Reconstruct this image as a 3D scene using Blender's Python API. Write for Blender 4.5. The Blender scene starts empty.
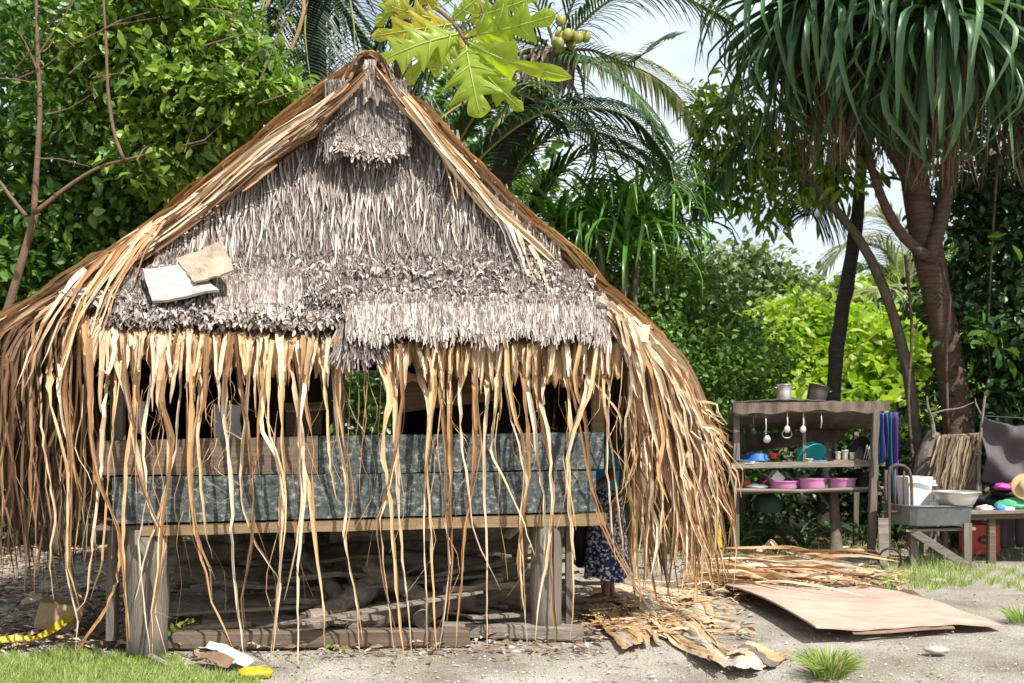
import bpy, math, random
import numpy as np
from mathutils import Vector, Matrix, Quaternion
rad = math.radians
sc = bpy.context.scene
C = sc.collection
# ------------------------------------------------------------------ camera, sky, sun
cam_d = bpy.data.cameras.new('camera'); cam = bpy.data.objects.new('camera', cam_d); C.objects.link(cam)
cam.location = (0, 0, 1.5); cam.rotation_euler = (rad(90), 0, 0)
cam_d.sensor_width = 36; cam_d.lens = 36 * 1000 / 1024; cam_d.shift_y = (430 - 341.5) / 1024
cam_d.clip_end = 2000; cam_d.clip_start = 0.05
cam_d.dof.use_dof = True; cam_d.dof.focus_distance = 7.0; cam_d.dof.aperture_fstop = 3.2
sc.camera = cam
SUN_DIR = Vector((0.42, -0.58, 0.88)).normalized()
w = bpy.data.worlds.new("World"); sc.world = w; w.use_nodes = True
nt = w.node_tree; nt.nodes.clear()
wo = nt.nodes.new('ShaderNodeOutputWorld'); bg = nt.nodes.new('ShaderNodeBackground')
sky = nt.nodes.new('ShaderNodeTexSky'); sky.sky_type = 'NISHITA'; sky.sun_disc = False
sky.sun_elevation = math.asin(SUN_DIR.z); sky.sun_rotation = math.atan2(SUN_DIR.x, SUN_DIR.y)
sky.air_density = 1.0; sky.dust_density = 2.0; sky.ozone_density = 1.0
tc = nt.nodes.new('ShaderNodeTexCoord'); mp = nt.nodes.new('ShaderNodeMapping'); mp.inputs['Scale'].default_value = (1.3, 1.3, 3.2)
ns = nt.nodes.new('ShaderNodeTexNoise'); ns.inputs['Scale'].default_value = 2.0; ns.inputs['Detail'].default_value = 9
cr = nt.nodes.new('ShaderNodeValToRGB')
cr.color_ramp.elements[0].position = 0.30; cr.color_ramp.elements[0].color = (0.25, 0.25, 0.25, 1)
cr.color_ramp.elements[1].position = 0.60; cr.color_ramp.elements[1].color = (0.95, 0.95, 0.95, 1)
mx = nt.nodes.new('ShaderNodeMix'); mx.data_type = 'RGBA'
mx.inputs['B'].default_value = (8.2, 9.0, 9.4, 1)
nt.links.new(tc.outputs['Generated'], mp.inputs['Vector']); nt.links.new(mp.outputs[0], ns.inputs['Vector'])
nt.links.new(ns.outputs[0], cr.inputs[0]); nt.links.new(cr.outputs[0], mx.inputs['Factor'])
nt.links.new(sky.outputs[0], mx.inputs['A']); nt.links.new(mx.outputs['Result'], bg.inputs[0])
bg.inputs[1].default_value = 0.10
nt.links.new(bg.outputs[0], wo.inputs[0])
sd = bpy.data.lights.new('sun', 'SUN'); sd.energy = 5.0; sd.angle = rad(0.5); sd.color = (1.0, 0.95, 0.87)
so = bpy.data.objects.new('sun', sd); C.objects.link(so)
so.rotation_euler = SUN_DIR.to_track_quat('Z', 'Y').to_euler(); so.location = (6, -6, 14)
sc.view_settings.view_transform = 'Standard'; sc.view_settings.look = 'None'
sc.view_settings.exposure = 0.45; sc.view_settings.gamma = 1.0
sc.cycles.max_bounces = 8; sc.cycles.diffuse_bounces = 4; sc.cycles.transmission_bounces = 4
sc.cycles.use_denoising = True

R = random.Random(11)
NR = np.random.default_rng(11)
# ------------------------------------------------------------------ measuring
def P(px, py, Y):  # a point of the place at depth Y
    return Vector(((px - 512) / 1000 * Y, Y, 1.5 - (py - 430) / 1000 * Y))
def G(px, py, z=0.0):
    Y = 1.5 * 1000 / (py - 430)
    return Vector(((px - 512) / 1000 * Y, Y, z))
def Yf(px): return 1.0 / (0.15606 - 3.133e-5 * px)   # the front plane of the hut, turned about 12 degrees
def Hh(px, py, off=0.0): return P(px, py, Yf(px) + off)
def lerp(a, b, t): return a + (b - a) * t
def pl(x, xs, ys): return float(np.interp(x, xs, ys))
# ------------------------------------------------------------------ materials
def mat(name, cols, rough=0.6, scale=4.0, wn=1.0, wr=0.0, ws=0.0, bump=0.0, bscale=40.0, trans=0.0, tcol=None,
        metal=0.0, hsv=0.0, stretch=(1, 1, 1), detail=6, spec=0.4, streak=(60, 3), brough=0.0):
    m = bpy.data.materials.new(name); m.use_nodes = True
    t = m.node_tree; N = t.nodes; L = t.links; N.clear()
    out = N.new('ShaderNodeOutputMaterial'); pb = N.new('ShaderNodeBsdfPrincipled')
    pb.inputs['Roughness'].default_value = rough; pb.inputs['Metallic'].default_value = metal
    pb.inputs['Specular IOR Level'].default_value = spec
    tcn = N.new('ShaderNodeTexCoord'); mpn = N.new('ShaderNodeMapping'); mpn.inputs['Scale'].default_value = stretch
    L.new(tcn.outputs['Object'], mpn.inputs[0])
    acc = None
    def add(sock, wgt):
        nonlocal acc
        mu = N.new('ShaderNodeMath'); mu.operation = 'MULTIPLY_ADD'; mu.inputs[1].default_value = wgt
        L.new(sock, mu.inputs[0])
        if acc is None: mu.inputs[2].default_value = 0.5 - 0.5 * (wn + wr + ws)
        else: L.new(acc, mu.inputs[2])
        acc = mu.outputs[0]
    rnd = None
    if wn:
        n1 = N.new('ShaderNodeTexNoise'); n1.inputs['Scale'].default_value = scale; n1.inputs['Detail'].default_value = detail
        n1.inputs['Roughness'].default_value = 0.65
        L.new(mpn.outputs[0], n1.inputs['Vector']); add(n1.outputs[0], wn)
    if wr or hsv:
        g = N.new('ShaderNodeNewGeometry'); oi = N.new('ShaderNodeObjectInfo')
        a = N.new('ShaderNodeMath'); a.operation = 'ADD'; fr = N.new('ShaderNodeMath'); fr.operation = 'FRACT'
        L.new(g.outputs['Random Per Island'], a.inputs[0]); L.new(oi.outputs['Random'], a.inputs[1]); L.new(a.outputs[0], fr.inputs[0])
        rnd = fr.outputs[0]
        if wr: add(rnd, wr)
    if ws:
        uv = N.new('ShaderNodeMapping'); uv.inputs['Scale'].default_value = (streak[0], streak[1], 1)
        L.new(tcn.outputs['UV'], uv.inputs[0])
        n2 = N.new('ShaderNodeTexNoise'); n2.inputs['Scale'].default_value = 1.0; n2.inputs['Detail'].default_value = 3
        L.new(uv.outputs[0], n2.inputs['Vector']); add(n2.outputs[0], ws)
    ramp = N.new('ShaderNodeValToRGB'); e = ramp.color_ramp.elements
    lo, hi = (0.25, 0.75) if not wr else (0.08, 0.92)
    for i, c in enumerate(cols):
        p = lo + (hi - lo) * i / max(1, len(cols) - 1)
        if i == 0: el = e[0]; el.position = p
        elif i == len(cols) - 1: el = e[1] if len(cols) == 2 else e[-1]; el.position = p
        else: el = e.new(p)
        el.color = (*c, 1)
    for i, c in enumerate(cols):
        e[i].color = (*c, 1)
    if acc is not None: L.new(acc, ramp.inputs[0])
    else: ramp.inputs[0].default_value = 0.25
    col = ramp.outputs[0]
    if hsv:
        h = N.new('ShaderNodeHueSaturation'); mr = N.new('ShaderNodeMapRange')
        m2 = N.new('ShaderNodeMath'); m2.operation = 'MULTIPLY'; m2.inputs[1].default_value = 7.31
        f2 = N.new('ShaderNodeMath'); f2.operation = 'FRACT'
        L.new(rnd, m2.inputs[0]); L.new(m2.outputs[0], f2.inputs[0]); L.new(f2.outputs[0], mr.inputs[0])
        mr.inputs[3].default_value = 1 - hsv; mr.inputs[4].default_value = 1 + hsv
        L.new(mr.outputs[0], h.inputs['Value']); L.new(col, h.inputs['Color']); col = h.outputs[0]
    L.new(col, pb.inputs['Base Color'])
    if bump:
        nb = N.new('ShaderNodeTexNoise'); nb.inputs['Scale'].default_value = bscale; nb.inputs['Detail'].default_value = 5
        L.new(mpn.outputs[0], nb.inputs['Vector'])
        b = N.new('ShaderNodeBump'); b.inputs['Strength'].default_value = bump; b.inputs['Distance'].default_value = 0.02
        L.new(nb.outputs[0], b.inputs['Height']); L.new(b.outputs[0], pb.inputs['Normal'])
    if trans:
        tr = N.new('ShaderNodeBsdfTranslucent'); ms = N.new('ShaderNodeMixShader'); ms.inputs[0].default_value = trans
        if tcol:
            mm = N.new('ShaderNodeMix'); mm.data_type = 'RGBA'; mm.blend_type = 'MULTIPLY'; mm.inputs['Factor'].default_value = 1
            mm.inputs['B'].default_value = (*tcol, 1); L.new(col, mm.inputs['A']); L.new(mm.outputs['Result'], tr.inputs[0])
        else: L.new(col, tr.inputs[0])
        L.new(pb.outputs[0], ms.inputs[1]); L.new(tr.outputs[0], ms.inputs[2]); L.new(ms.outputs[0], out.inputs[0])
    else: L.new(pb.outputs[0], out.inputs[0])
    return m
def flat(name, c, rough=0.5, metal=0.0, var=0.12, bump=0.0, bscale=30, scale=6, spec=0.4, trans=0.0):
    a = tuple(max(0, x * (1 - var)) for x in c); b = tuple(min(1, x * (1 + var)) for x in c)
    return mat(name, [a, b], rough, scale, metal=metal, bump=bump, bscale=bscale, spec=spec, trans=trans)

M = {}
M['strip'] = mat('dry_strip_tan', [(.18, .085, .038), (.37, .20, .088), (.56, .35, .165), (.68, .48, .27), (.78, .63, .42)], .42, 5, .3, .6, .75, trans=.12, hsv=.18, streak=(90, 3.5), spec=.5)
M['strip_pale'] = mat('dry_strip_pale', [(.40, .25, .15), (.64, .475, .31), (.78, .63, .46), (.84, .74, .60)], .42, 5, .3, .5, .7, trans=.15, hsv=.14, streak=(90, 3.5), spec=.5)
M['strip_dark'] = mat('dry_strip_brown', [(.075, .035, .02), (.18, .09, .045), (.32, .18, .09), (.48, .31, .17)], .5, 5, .35, .6, .7, trans=.10, hsv=.2, streak=(90, 3.5))
M['strip_shade'] = mat('dry_strip_shaded_brown', [(.035, .02, .012), (.09, .052, .028), (.17, .105, .06), (.28, .185, .11)], .6, 5, .35, .6, .7, trans=.08, hsv=.2, streak=(90, 3.5))  # darker copy of the brown strip, shade put into its colour
M['thatch'] = mat('weathered_thatch', [(.09, .07, .062), (.19, .158, .142), (.315, .272, .252), (.46, .41, .385)], .8, 4, .7, .7, .5, hsv=.2, streak=(120, 4), spec=.15)
M['thatch_pale'] = mat('weathered_thatch_pale', [(.16, .125, .11), (.32, .27, .24), (.48, .42, .385), (.66, .60, .555)], .8, 6, .3, .8, .5, hsv=.15, streak=(120, 4), spec=.15)
M['thatch_back'] = mat('thatch_backing', [(.07, .05, .04), (.16, .12, .10)], .9, 14, bump=.8, bscale=50, stretch=(3, 3, .6))
M['leafsheet'] = mat('dried_leaf_sheet', [(.34, .19, .09), (.52, .34, .18), (.66, .49, .30)], .65, 4, .9, 0, .5, bump=.3, bscale=25, trans=.12, streak=(40, 2))
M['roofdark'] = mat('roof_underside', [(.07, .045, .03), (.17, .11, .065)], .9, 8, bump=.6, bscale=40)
M['wood_grey'] = mat('weathered_timber', [(.12, .10, .082), (.23, .195, .16), (.35, .31, .265)], .85, 3, bump=.5, bscale=18, stretch=(1.2, 6, 9), detail=9)
M['wood_v'] = mat('upright_timber', [(.085, .07, .058), (.17, .145, .12), (.27, .235, .20)], .85, 2, bump=.5, bscale=14, stretch=(9, 9, .8), detail=9)
M['wood_plank'] = mat('brown_plank', [(.07, .05, .036), (.145, .105, .075), (.22, .17, .125)], .75, 3, bump=.35, bscale=24, stretch=(.6, 2, 14), detail=8)
M['wood_tan'] = mat('new_timber', [(.15, .095, .05), (.24, .16, .085), (.33, .23, .13)], .65, 3, bump=.25, bscale=24, stretch=(.8, 2, 14), detail=8)
M['log'] = mat('log_bark', [(.11, .085, .065), (.25, .20, .155), (.43, .36, .29)], .85, 5, bump=.8, bscale=30, hsv=.2, stretch=(1, 3, 3))
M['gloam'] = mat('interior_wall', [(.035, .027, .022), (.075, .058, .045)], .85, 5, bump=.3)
M['paint'] = None
def paint():
    m = mat('worn_dark_paint', [(.022, .027, .027), (.055, .065, .065), (.105, .12, .115), (.33, .35, .32)], .7, 30, 1.3, bump=.3, bscale=60, detail=14, stretch=(.8, 1, 1), spec=.2)
    return m
M['paint'] = paint()
M['cardboard'] = flat('cardboard', (.42, .29, .17), .85, bump=.15)
M['bleached'] = mat('bleached_board', [(.24, .21, .19), (.42, .395, .37), (.55, .53, .51)], .8, 7, bump=.5, bscale=30, stretch=(1, 3, 3))
M['bleached_tan'] = mat('bleached_cardboard', [(.26, .19, .13), (.40, .31, .23), (.52, .43, .34)], .85, 7, bump=.5, bscale=30)
M['white'] = flat('white_plastic', (.78, .79, .80), .35, var=.04)
M['ground'] = None
def leafm(name, cols, trans=.35, rough=.38, spec=.45, hsv=.22, tcol=(1.25, 1.3, .55)):
    return mat(name, cols, rough, 1.2, .35, .7, 0, trans=trans, hsv=hsv, tcol=tcol, spec=spec, detail=2)
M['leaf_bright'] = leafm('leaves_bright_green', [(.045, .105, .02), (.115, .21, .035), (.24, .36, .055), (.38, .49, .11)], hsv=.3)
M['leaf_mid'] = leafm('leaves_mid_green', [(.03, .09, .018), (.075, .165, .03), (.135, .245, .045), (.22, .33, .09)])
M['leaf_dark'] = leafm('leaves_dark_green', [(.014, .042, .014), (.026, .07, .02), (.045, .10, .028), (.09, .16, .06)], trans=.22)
M['leaf_lime'] = leafm('leaves_lime', [(.14, .26, .02), (.24, .38, .03), (.36, .50, .05), (.52, .55, .09)], trans=.45)
M['leaf_grey'] = leafm('leaves_greyish_green', [(.08, .14, .05), (.14, .21, .08), (.22, .29, .13), (.36, .42, .25)], trans=.3)
M['blade'] = mat('pandanus_blade_green', [(.02, .06, .026), (.045, .11, .045), (.08, .17, .068), (.15, .25, .115)], .40, 3, .3, .6, .4, trans=.16, hsv=.15, spec=.6, tcol=(1.2, 1.3, .5), streak=(60, 1))
M['blade_bright'] = mat('pandanus_blade_fresh', [(.03, .10, .015), (.06, .17, .025), (.11, .26, .04), (.18, .34, .08)], .3, 3, .3, .6, .4, trans=.3, hsv=.15, spec=.55, tcol=(1.2, 1.3, .5), streak=(60, 1))
M['blade_dead'] = mat('pandanus_blade_dead', [(.07, .04, .025), (.155, .09, .055), (.26, .165, .105), (.37, .27, .185)], .65, 3, .3, .6, .5, trans=.15, hsv=.2, streak=(60, 1.5))
M['frond'] = mat('coconut_leaflet_green', [(.02, .05, .018), (.04, .09, .026), (.075, .14, .04), (.12, .20, .07)], .35, 2, .3, .7, 0, trans=.28, hsv=.15, tcol=(1.2, 1.25, .5), spec=.5)
M['frond_dark'] = mat('coconut_leaflet_dark', [(.010, .026, .012), (.02, .05, .018), (.04, .085, .03)], .4, 2, .3, .7, 0, trans=.2, hsv=.15, spec=.4)
M['frond_pale'] = mat('coconut_leaflet_yellowing', [(.14, .17, .07), (.25, .28, .12), (.38, .39, .2), (.52, .5, .34)], .45, 2, .3, .7, 0, trans=.3, hsv=.15)
M['rachis'] = flat('frond_stalk', (.22, .22, .07), .5, var=.3)
M['rachis_brown'] = flat('frond_stalk_brown', (.33, .20, .09), .6, var=.3)
M['bark'] = mat('tree_bark', [(.07, .055, .04), (.14, .11, .08), (.22, .18, .14)], .9, 5, bump=.9, bscale=25, stretch=(3, 3, 1))
M['bark_brown'] = mat('pandanus_bark', [(.06, .036, .026), (.12, .075, .055), (.20, .135, .10)], .85, 5, bump=.9, bscale=22, stretch=(1, 1, 6))
M['bark_dark'] = mat('coconut_bark', [(.025, .022, .02), (.06, .05, .042), (.11, .095, .08)], .9, 5, bump=.9, bscale=22, stretch=(1, 1, 8))
M['twig'] = flat('branch_brown', (.15, .095, .06), .8, var=.3, bump=.4)
M['breadleaf'] = mat('breadfruit_leaf', [(.22, .34, .035), (.33, .46, .05), (.46, .56, .09)], .36, 5, .6, .35, .5, bump=.15, bscale=12, trans=.55, tcol=(1.3, 1.25, .4), streak=(2, 14), spec=.4)
M['breadleaf_y'] = mat('breadfruit_leaf_yellow', [(.42, .38, .03), (.56, .50, .05), (.66, .60, .10)], .38, 5, .6, .3, .4, bump=.15, bscale=12, trans=.52, streak=(2, 14))
M['vein'] = flat('leaf_vein', (.42, .48, .16), .5, trans=.2)
M['nut'] = flat('coconut_green', (.30, .30, .07), .45, var=.3)
M['fibre'] = mat('coconut_fibre', [(.09, .065, .05), (.18, .14, .11), (.30, .25, .21)], .9, 8, .4, .8, 0, bump=.5)

def gmat():
    m = bpy.data.materials.new('sandy_ground'); m.use_nodes = True
    t = m.node_tree; N = t.nodes; L = t.links; pb = N['Principled BSDF']; pb.inputs['Roughness'].default_value = .95
    pb.inputs['Specular IOR Level'].default_value = .15
    tcn = N.new('ShaderNodeTexCoord')
    def noise(s, d=6, r=.6):
        n = N.new('ShaderNodeTexNoise'); n.inputs['Scale'].default_value = s; n.inputs['Detail'].default_value = d; n.inputs['Roughness'].default_value = r
        L.new(tcn.outputs['Object'], n.inputs['Vector']); return n.outputs[0]
    def rampn(s, stops):
        r = N.new('ShaderNodeValToRGB'); e = r.color_ramp.elements
        e[0].position, e[0].color = stops[0][0], (*stops[0][1], 1); e[1].position, e[1].color = stops[-1][0], (*stops[-1][1], 1)
        for p, c in stops[1:-1]: x = e.new(p); x.color = (*c, 1)
        L.new(s, r.inputs[0]); return r.outputs[0]
    base = rampn(noise(1.3, 8), [(.36, (.26, .225, .19)), (.5, (.38, .345, .30)), (.64, (.48, .445, .40))])
    grit = rampn(noise(95, 3), [(.38, (.45, .42, .40)), (.5, (.95, .95, .95)), (.66, (1.25, 1.24, 1.22))])
    mm = N.new('ShaderNodeMix'); mm.data_type = 'RGBA'; mm.blend_type = 'MULTIPLY'; mm.inputs['Factor'].default_value = .8
    L.new(base, mm.inputs['A']); L.new(grit, mm.inputs['B'])
    patch = rampn(noise(.55, 5), [(.50, (0, 0, 0)), (.66, (1, 1, 1))])
    # ground colour turns darker brown further in, under the trees
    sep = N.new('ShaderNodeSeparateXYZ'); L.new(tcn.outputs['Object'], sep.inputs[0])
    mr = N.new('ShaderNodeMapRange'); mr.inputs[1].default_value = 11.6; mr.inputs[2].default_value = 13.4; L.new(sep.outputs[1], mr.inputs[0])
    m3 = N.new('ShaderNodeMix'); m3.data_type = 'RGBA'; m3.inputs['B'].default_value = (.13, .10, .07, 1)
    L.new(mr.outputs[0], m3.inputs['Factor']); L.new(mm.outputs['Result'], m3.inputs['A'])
    m4 = N.new('ShaderNodeMix'); m4.data_type = 'RGBA'; m4.inputs['B'].default_value = (.20, .165, .125, 1)
    ml = N.new('ShaderNodeMath'); ml.operation = 'MULTIPLY'; ml.inputs[1].default_value = .6; L.new(patch, ml.inputs[0])
    L.new(ml.outputs[0], m4.inputs['Factor']); L.new(m3.outputs['Result'], m4.inputs['A'])
    L.new(m4.outputs['Result'], pb.inputs['Base Color'])
    b = N.new('ShaderNodeBump'); b.inputs['Strength'].default_value = .7; b.inputs['Distance'].default_value = .02
    L.new(noise(60, 6), b.inputs['Height']); L.new(b.outputs[0], pb.inputs['Normal'])
    return m
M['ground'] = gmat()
# ------------------------------------------------------------------ mesh builder
class MB:
    def __init__(s): s.v = []; s.n = 0; s.q = []; s.t = []; s.uvq = []; s.uv = []
    def add(s, V, Q=None, T=None, UV=None):
        V = np.asarray(V, float).reshape(-1, 3); k = s.n
        s.v.append(V); s.n += len(V)
        s.uv.append(np.asarray(UV, float).reshape(-1, 2) if UV is not None else np.zeros((len(V), 2)))
        if Q is not None and len(Q): s.q.append(np.asarray(Q, int).reshape(-1, 4) + k)
        if T is not None and len(T): s.t.append(np.asarray(T, int).reshape(-1, 3) + k)
        return s
    def box(s, c, size, rot=None, jit=0):
        c = Vector(c); h = [x / 2 for x in size]; V = []
        for x in (-1, 1):
            for y in (-1, 1):
                for z in (-1, 1):
                    p = Vector((x * h[0] + R.uniform(-jit, jit), y * h[1] + R.uniform(-jit, jit), z * h[2] + R.uniform(-jit, jit)))
                    if rot is not None: p = rot @ p
                    V.append(c + p)
        s.add(V, [(0, 1, 3, 2), (4, 6, 7, 5), (0, 4, 5, 1), (2, 3, 7, 6), (0, 2, 6, 4), (1, 5, 7, 3)]); return s
    def beam(s, a, b, w, h, jit=0, roll=0, seg=1, warp=0):     # squared timber from a to b, ends closed
        a, b = Vector(a), Vector(b); d = (b - a); L = d.length; d.normalize()
        up = Vector((0, 0, 1)) if abs(d.z) < .95 else Vector((0, 1, 0))
        sd_ = d.cross(up).normalized(); up = sd_.cross(d).normalized()
        if roll: q = Quaternion(d, roll); sd_ = q @ sd_; up = q @ up
        V = []; uv = []
        ch = min(w, h) * .12
        prof = [(-w/2+ch, -h/2), (w/2-ch, -h/2), (w/2, -h/2+ch), (w/2, h/2-ch), (w/2-ch, h/2), (-w/2+ch, h/2), (-w/2, h/2-ch), (-w/2, -h/2+ch)]
        for i in range(seg + 1):
            t = i / seg; o = Vector((0, 0, 0))
            if warp: o = up * R.uniform(-warp, warp) + sd_ * R.uniform(-warp, warp)
            for (x, y) in prof:
                V.append(a + d * L * t + sd_ * (x + R.uniform(-jit, jit)) + up * (y + R.uniform(-jit, jit)) + o); uv.append((x + y, t * L))
        Q = []
        for i in range(seg):
            for k in range(8):
                k2 = (k + 1) % 8; Q.append((i*8+k, i*8+k2, (i+1)*8+k2, (i+1)*8+k))
        o = seg * 8
        for b0, sg in ((0, 1), (o, -1)):
            Q += [(b0, b0+1, b0+2, b0+7)[::sg], (b0+7, b0+2, b0+3, b0+6)[::sg], (b0+6, b0+3, b0+4, b0+5)[::sg]]
        s.add(V, Q, None, uv); return s
    def tube(s, pts, rr, n=8, cap=True, rough=0):
        pts = [Vector(p) for p in pts]; K = len(pts)
        if not hasattr(rr, '__len__'): rr = [rr] * K
        V = []; uv = []; prev = None; ln = 0
        for i, p in enumerate(pts):
            t = (pts[min(i+1, K-1)] - pts[max(i-1, 0)]).normalized()
            if i: ln += (p - pts[i-1]).length
            if prev is None:
                a = Vector((0, 0, 1)) if abs(t.z) < .9 else Vector((1, 0, 0)); sd_ = t.cross(a).normalized()
            else: sd_ = (prev - t * prev.dot(t)).normalized()
            prev = sd_; up = t.cross(sd_)
            for k in range(n):
                a = 2 * math.pi * k / n; r = rr[i] * (1 + (R.uniform(-rough, rough) if rough else 0))
                V.append(p + (sd_ * math.cos(a) + up * math.sin(a)) * r); uv.append((k / n, ln))
        Q = [(i*n+k, i*n+(k+1) % n, (i+1)*n+(k+1) % n, (i+1)*n+k) for i in range(K-1) for k in range(n)]
        T = []
        if cap:
            V.append(pts[0]); V.append(pts[-1]); uv += [(0, 0), (0, ln)]
            c0 = K*n; T = [(c0, (k+1) % n, k) for k in range(n)] + [(c0+1, (K-1)*n+k, (K-1)*n+(k+1) % n) for k in range(n)]
        s.add(V, Q, T, uv); return s
    def lathe(s, c, prof, n=24, rot=None, scale=(1, 1)):   # prof: (radius, height)
        c = Vector(c); V = []
        for (r, z) in prof:
            for k in range(n):
                a = 2 * math.pi * k / n; p = Vector((r*math.cos(a)*scale[0], r*math.sin(a)*scale[1], z))
                V.append(c + (rot @ p if rot is not None else p))
        K = len(prof)
        Q = [(i*n+k, i*n+(k+1) % n, (i+1)*n+(k+1) % n, (i+1)*n+k) for i in range(K-1) for k in range(n)]
        s.add(V, Q); return s
    def grid(s, f, nu, nv, thick=None):     # f(u,v) -> point ; optional thickness vector
        V = np.array([tuple(f(i / nu, j / nv)) for j in range(nv + 1) for i in range(nu + 1)]); W = nu + 1
        uv = [(i / nu, j / nv) for j in range(nv + 1) for i in range(nu + 1)]
        Q = [(j*W+i, j*W+i+1, (j+1)*W+i+1, (j+1)*W+i) for j in range(nv) for i in range(nu)]
        if thick is None: s.add(V, Q, None, uv)
        else:
            n = len(V); V2 = V + np.array(tuple(thick))
            rim = [i for i in range(W)] + [j*W+nu for j in range(1, nv+1)] + [nv*W+i for i in range(nu-1, -1, -1)] + [j*W for j in range(nv-1, 0, -1)]
            Q2 = [tuple(x + n for x in q[::-1]) for q in Q]
            Q3 = [(rim[k+1 if k+1 < len(rim) else 0], rim[k], rim[k]+n, rim[k+1 if k+1 < len(rim) else 0]+n) for k in range(len(rim))]
            s.add(np.vstack([V, V2]), Q + Q2 + Q3, None, uv + uv)
        return s
    def mesh(s, name, m, smooth=False, loc=(0, 0, 0)):
        V = np.vstack(s.v) - np.array(tuple(loc)); UV = np.vstack(s.uv)
        q = np.vstack(s.q) if s.q else np.zeros((0, 4), int); t = np.vstack(s.t) if s.t else np.zeros((0, 3), int)
        me = bpy.data.meshes.new(name)
        me.vertices.add(len(V)); me.vertices.foreach_set('co', V.astype(np.float32).ravel())
        li = np.concatenate([q.ravel(), t.ravel()]).astype(np.int32)
        me.loops.add(len(li)); me.loops.foreach_set('vertex_index', li)
        me.polygons.add(len(q) + len(t))
        st = np.concatenate([np.arange(len(q)) * 4, len(q) * 4 + np.arange(len(t)) * 3]).astype(np.int32)
        me.polygons.foreach_set('loop_start', st)
        me.polygons.foreach_set('loop_total', np.concatenate([np.full(len(q), 4), np.full(len(t), 3)]).astype(np.int32))
        me.polygons.foreach_set('use_smooth', np.full(len(q) + len(t), bool(smooth)))
        ul = me.uv_layers.new(name='UVMap'); ul.data.foreach_set('uv', UV[li].astype(np.float32).ravel())
        me.update(calc_edges=True)
        if isinstance(m, str): m = M[m]
        me.materials.append(m)
        return me
def wloc(o):
    v = Vector(o.location)
    while o.parent: o = o.parent; v = v + Vector(o.location)
    return v
def part(name, mb, m, parent, smooth=False, label=None, kind=None, loc=None):
    base = wloc(parent)
    L_ = Vector(loc) if loc is not None else base
    o = bpy.data.objects.new(name, mb.mesh(name, m, smooth, L_)); C.objects.link(o); o.parent = parent
    o.location = L_ - base
    if label: o['label'] = label
    if kind: o['kind'] = kind
    return o
def thing(name, label, cat, loc, group=None, kind=None):
    o = bpy.data.objects.new(name, None); C.objects.link(o); o.location = loc; o.empty_display_size = .1
    if label: o['label'] = label
    if cat: o['category'] = cat
    if group: o['group'] = group
    if kind: o['kind'] = kind
    return o
def single(name, mb, m, label=None, cat=None, group=None, kind=None, smooth=False):
    V = np.vstack(mb.v); lo = V.min(0); hi = V.max(0); c = Vector(((lo[0]+hi[0])/2, (lo[1]+hi[1])/2, lo[2]))
    if kind in ('structure', 'stuff'): c = Vector((0, 0, 0))
    o = bpy.data.objects.new(name, mb.mesh(name, m, smooth, c)); C.objects.link(o); o.location = c
    if label: o['label'] = label
    if cat: o['category'] = cat
    if group: o['group'] = group
    if kind: o['kind'] = kind
    return o
# ------------------------------------------------------------------ ribbons, leaves
def norm(a): return a / np.maximum(np.linalg.norm(a, axis=-1, keepdims=True), 1e-9)
def ribbons(mb, paths, widths, nref, fold=.25, twist=None):
    paths = np.asarray(paths, float); K, S, _ = paths.shape
    widths = np.broadcast_to(np.asarray(widths, float), (K, S))
    t = norm(np.gradient(paths, axis=1)); n0 = np.broadcast_to(np.asarray(nref, float), paths.shape)
    side = norm(np.cross(t, n0)); n1 = np.cross(side, t)
    if twist is not None:
        c = np.cos(twist)[..., None]; s_ = np.sin(twist)[..., None]
        side, n1 = side * c + n1 * s_, n1 * c - side * s_
    w_ = widths[..., None]; fo = np.asarray(fold); 
    if fo.ndim: fo = fo[..., None]
    A = paths - side * w_ / 2 + n1 * w_ * fo; B = paths; D = paths + side * w_ / 2 + n1 * w_ * fo
    V = np.stack([A, B, D], 2)
    ln = np.concatenate([np.zeros((K, 1)), np.cumsum(np.linalg.norm(np.diff(paths, axis=1), axis=-1), 1)], 1)
    off = NR.uniform(0, 50, (K, 1))
    uv = np.zeros((K, S, 3, 2)); uv[..., 1] = (ln + off)[..., None]
    uv[..., 0] = np.array([0, .06, .12])[None, None] + off[..., None]
    idx = np.arange(K * S * 3).reshape(K, S, 3)
    q = np.stack([idx[:, :-1, :-1], idx[:, :-1, 1:], idx[:, 1:, 1:], idx[:, 1:, :-1]], -1).reshape(-1, 4)
    mb.add(V, q, None, uv); return mb
def resample(pts, n, smooth=True):
    pts = [Vector(p) for p in pts]; out = []
    d = [0]
    for a, b in zip(pts, pts[1:]): d.append(d[-1] + (b - a).length)
    for i in range(n):
        s_ = d[-1] * i / (n - 1); k = 0
        while k < len(pts) - 2 and d[k+1] < s_: k += 1
        t = (s_ - d[k]) / max(1e-6, d[k+1] - d[k])
        if smooth:
            p0 = pts[max(k-1, 0)]; p1 = pts[k]; p2 = pts[k+1]; p3 = pts[min(k+2, len(pts)-1)]
            out.append(.5 * ((2*p1) + (-p0+p2)*t + (2*p0-5*p1+4*p2-p3)*t*t + (-p0+3*p1-3*p2+p3)*t**3))
        else: out.append(pts[k].lerp(pts[k+1], t))
    return out
LT = np.array([(0, 0, 0), (.28, -.36, .06), (.28, 0, .0), (.28, .36, .06), (.66, -.33, .03), (.66, 0, -.03), (.66, .33, .03), (1, 0, -.12)])
LQ = [(1, 2, 5, 4), (2, 3, 6, 5)]; LTr = [(0, 2, 1), (0, 3, 2), (4, 5, 7), (5, 6, 7)]
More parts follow.
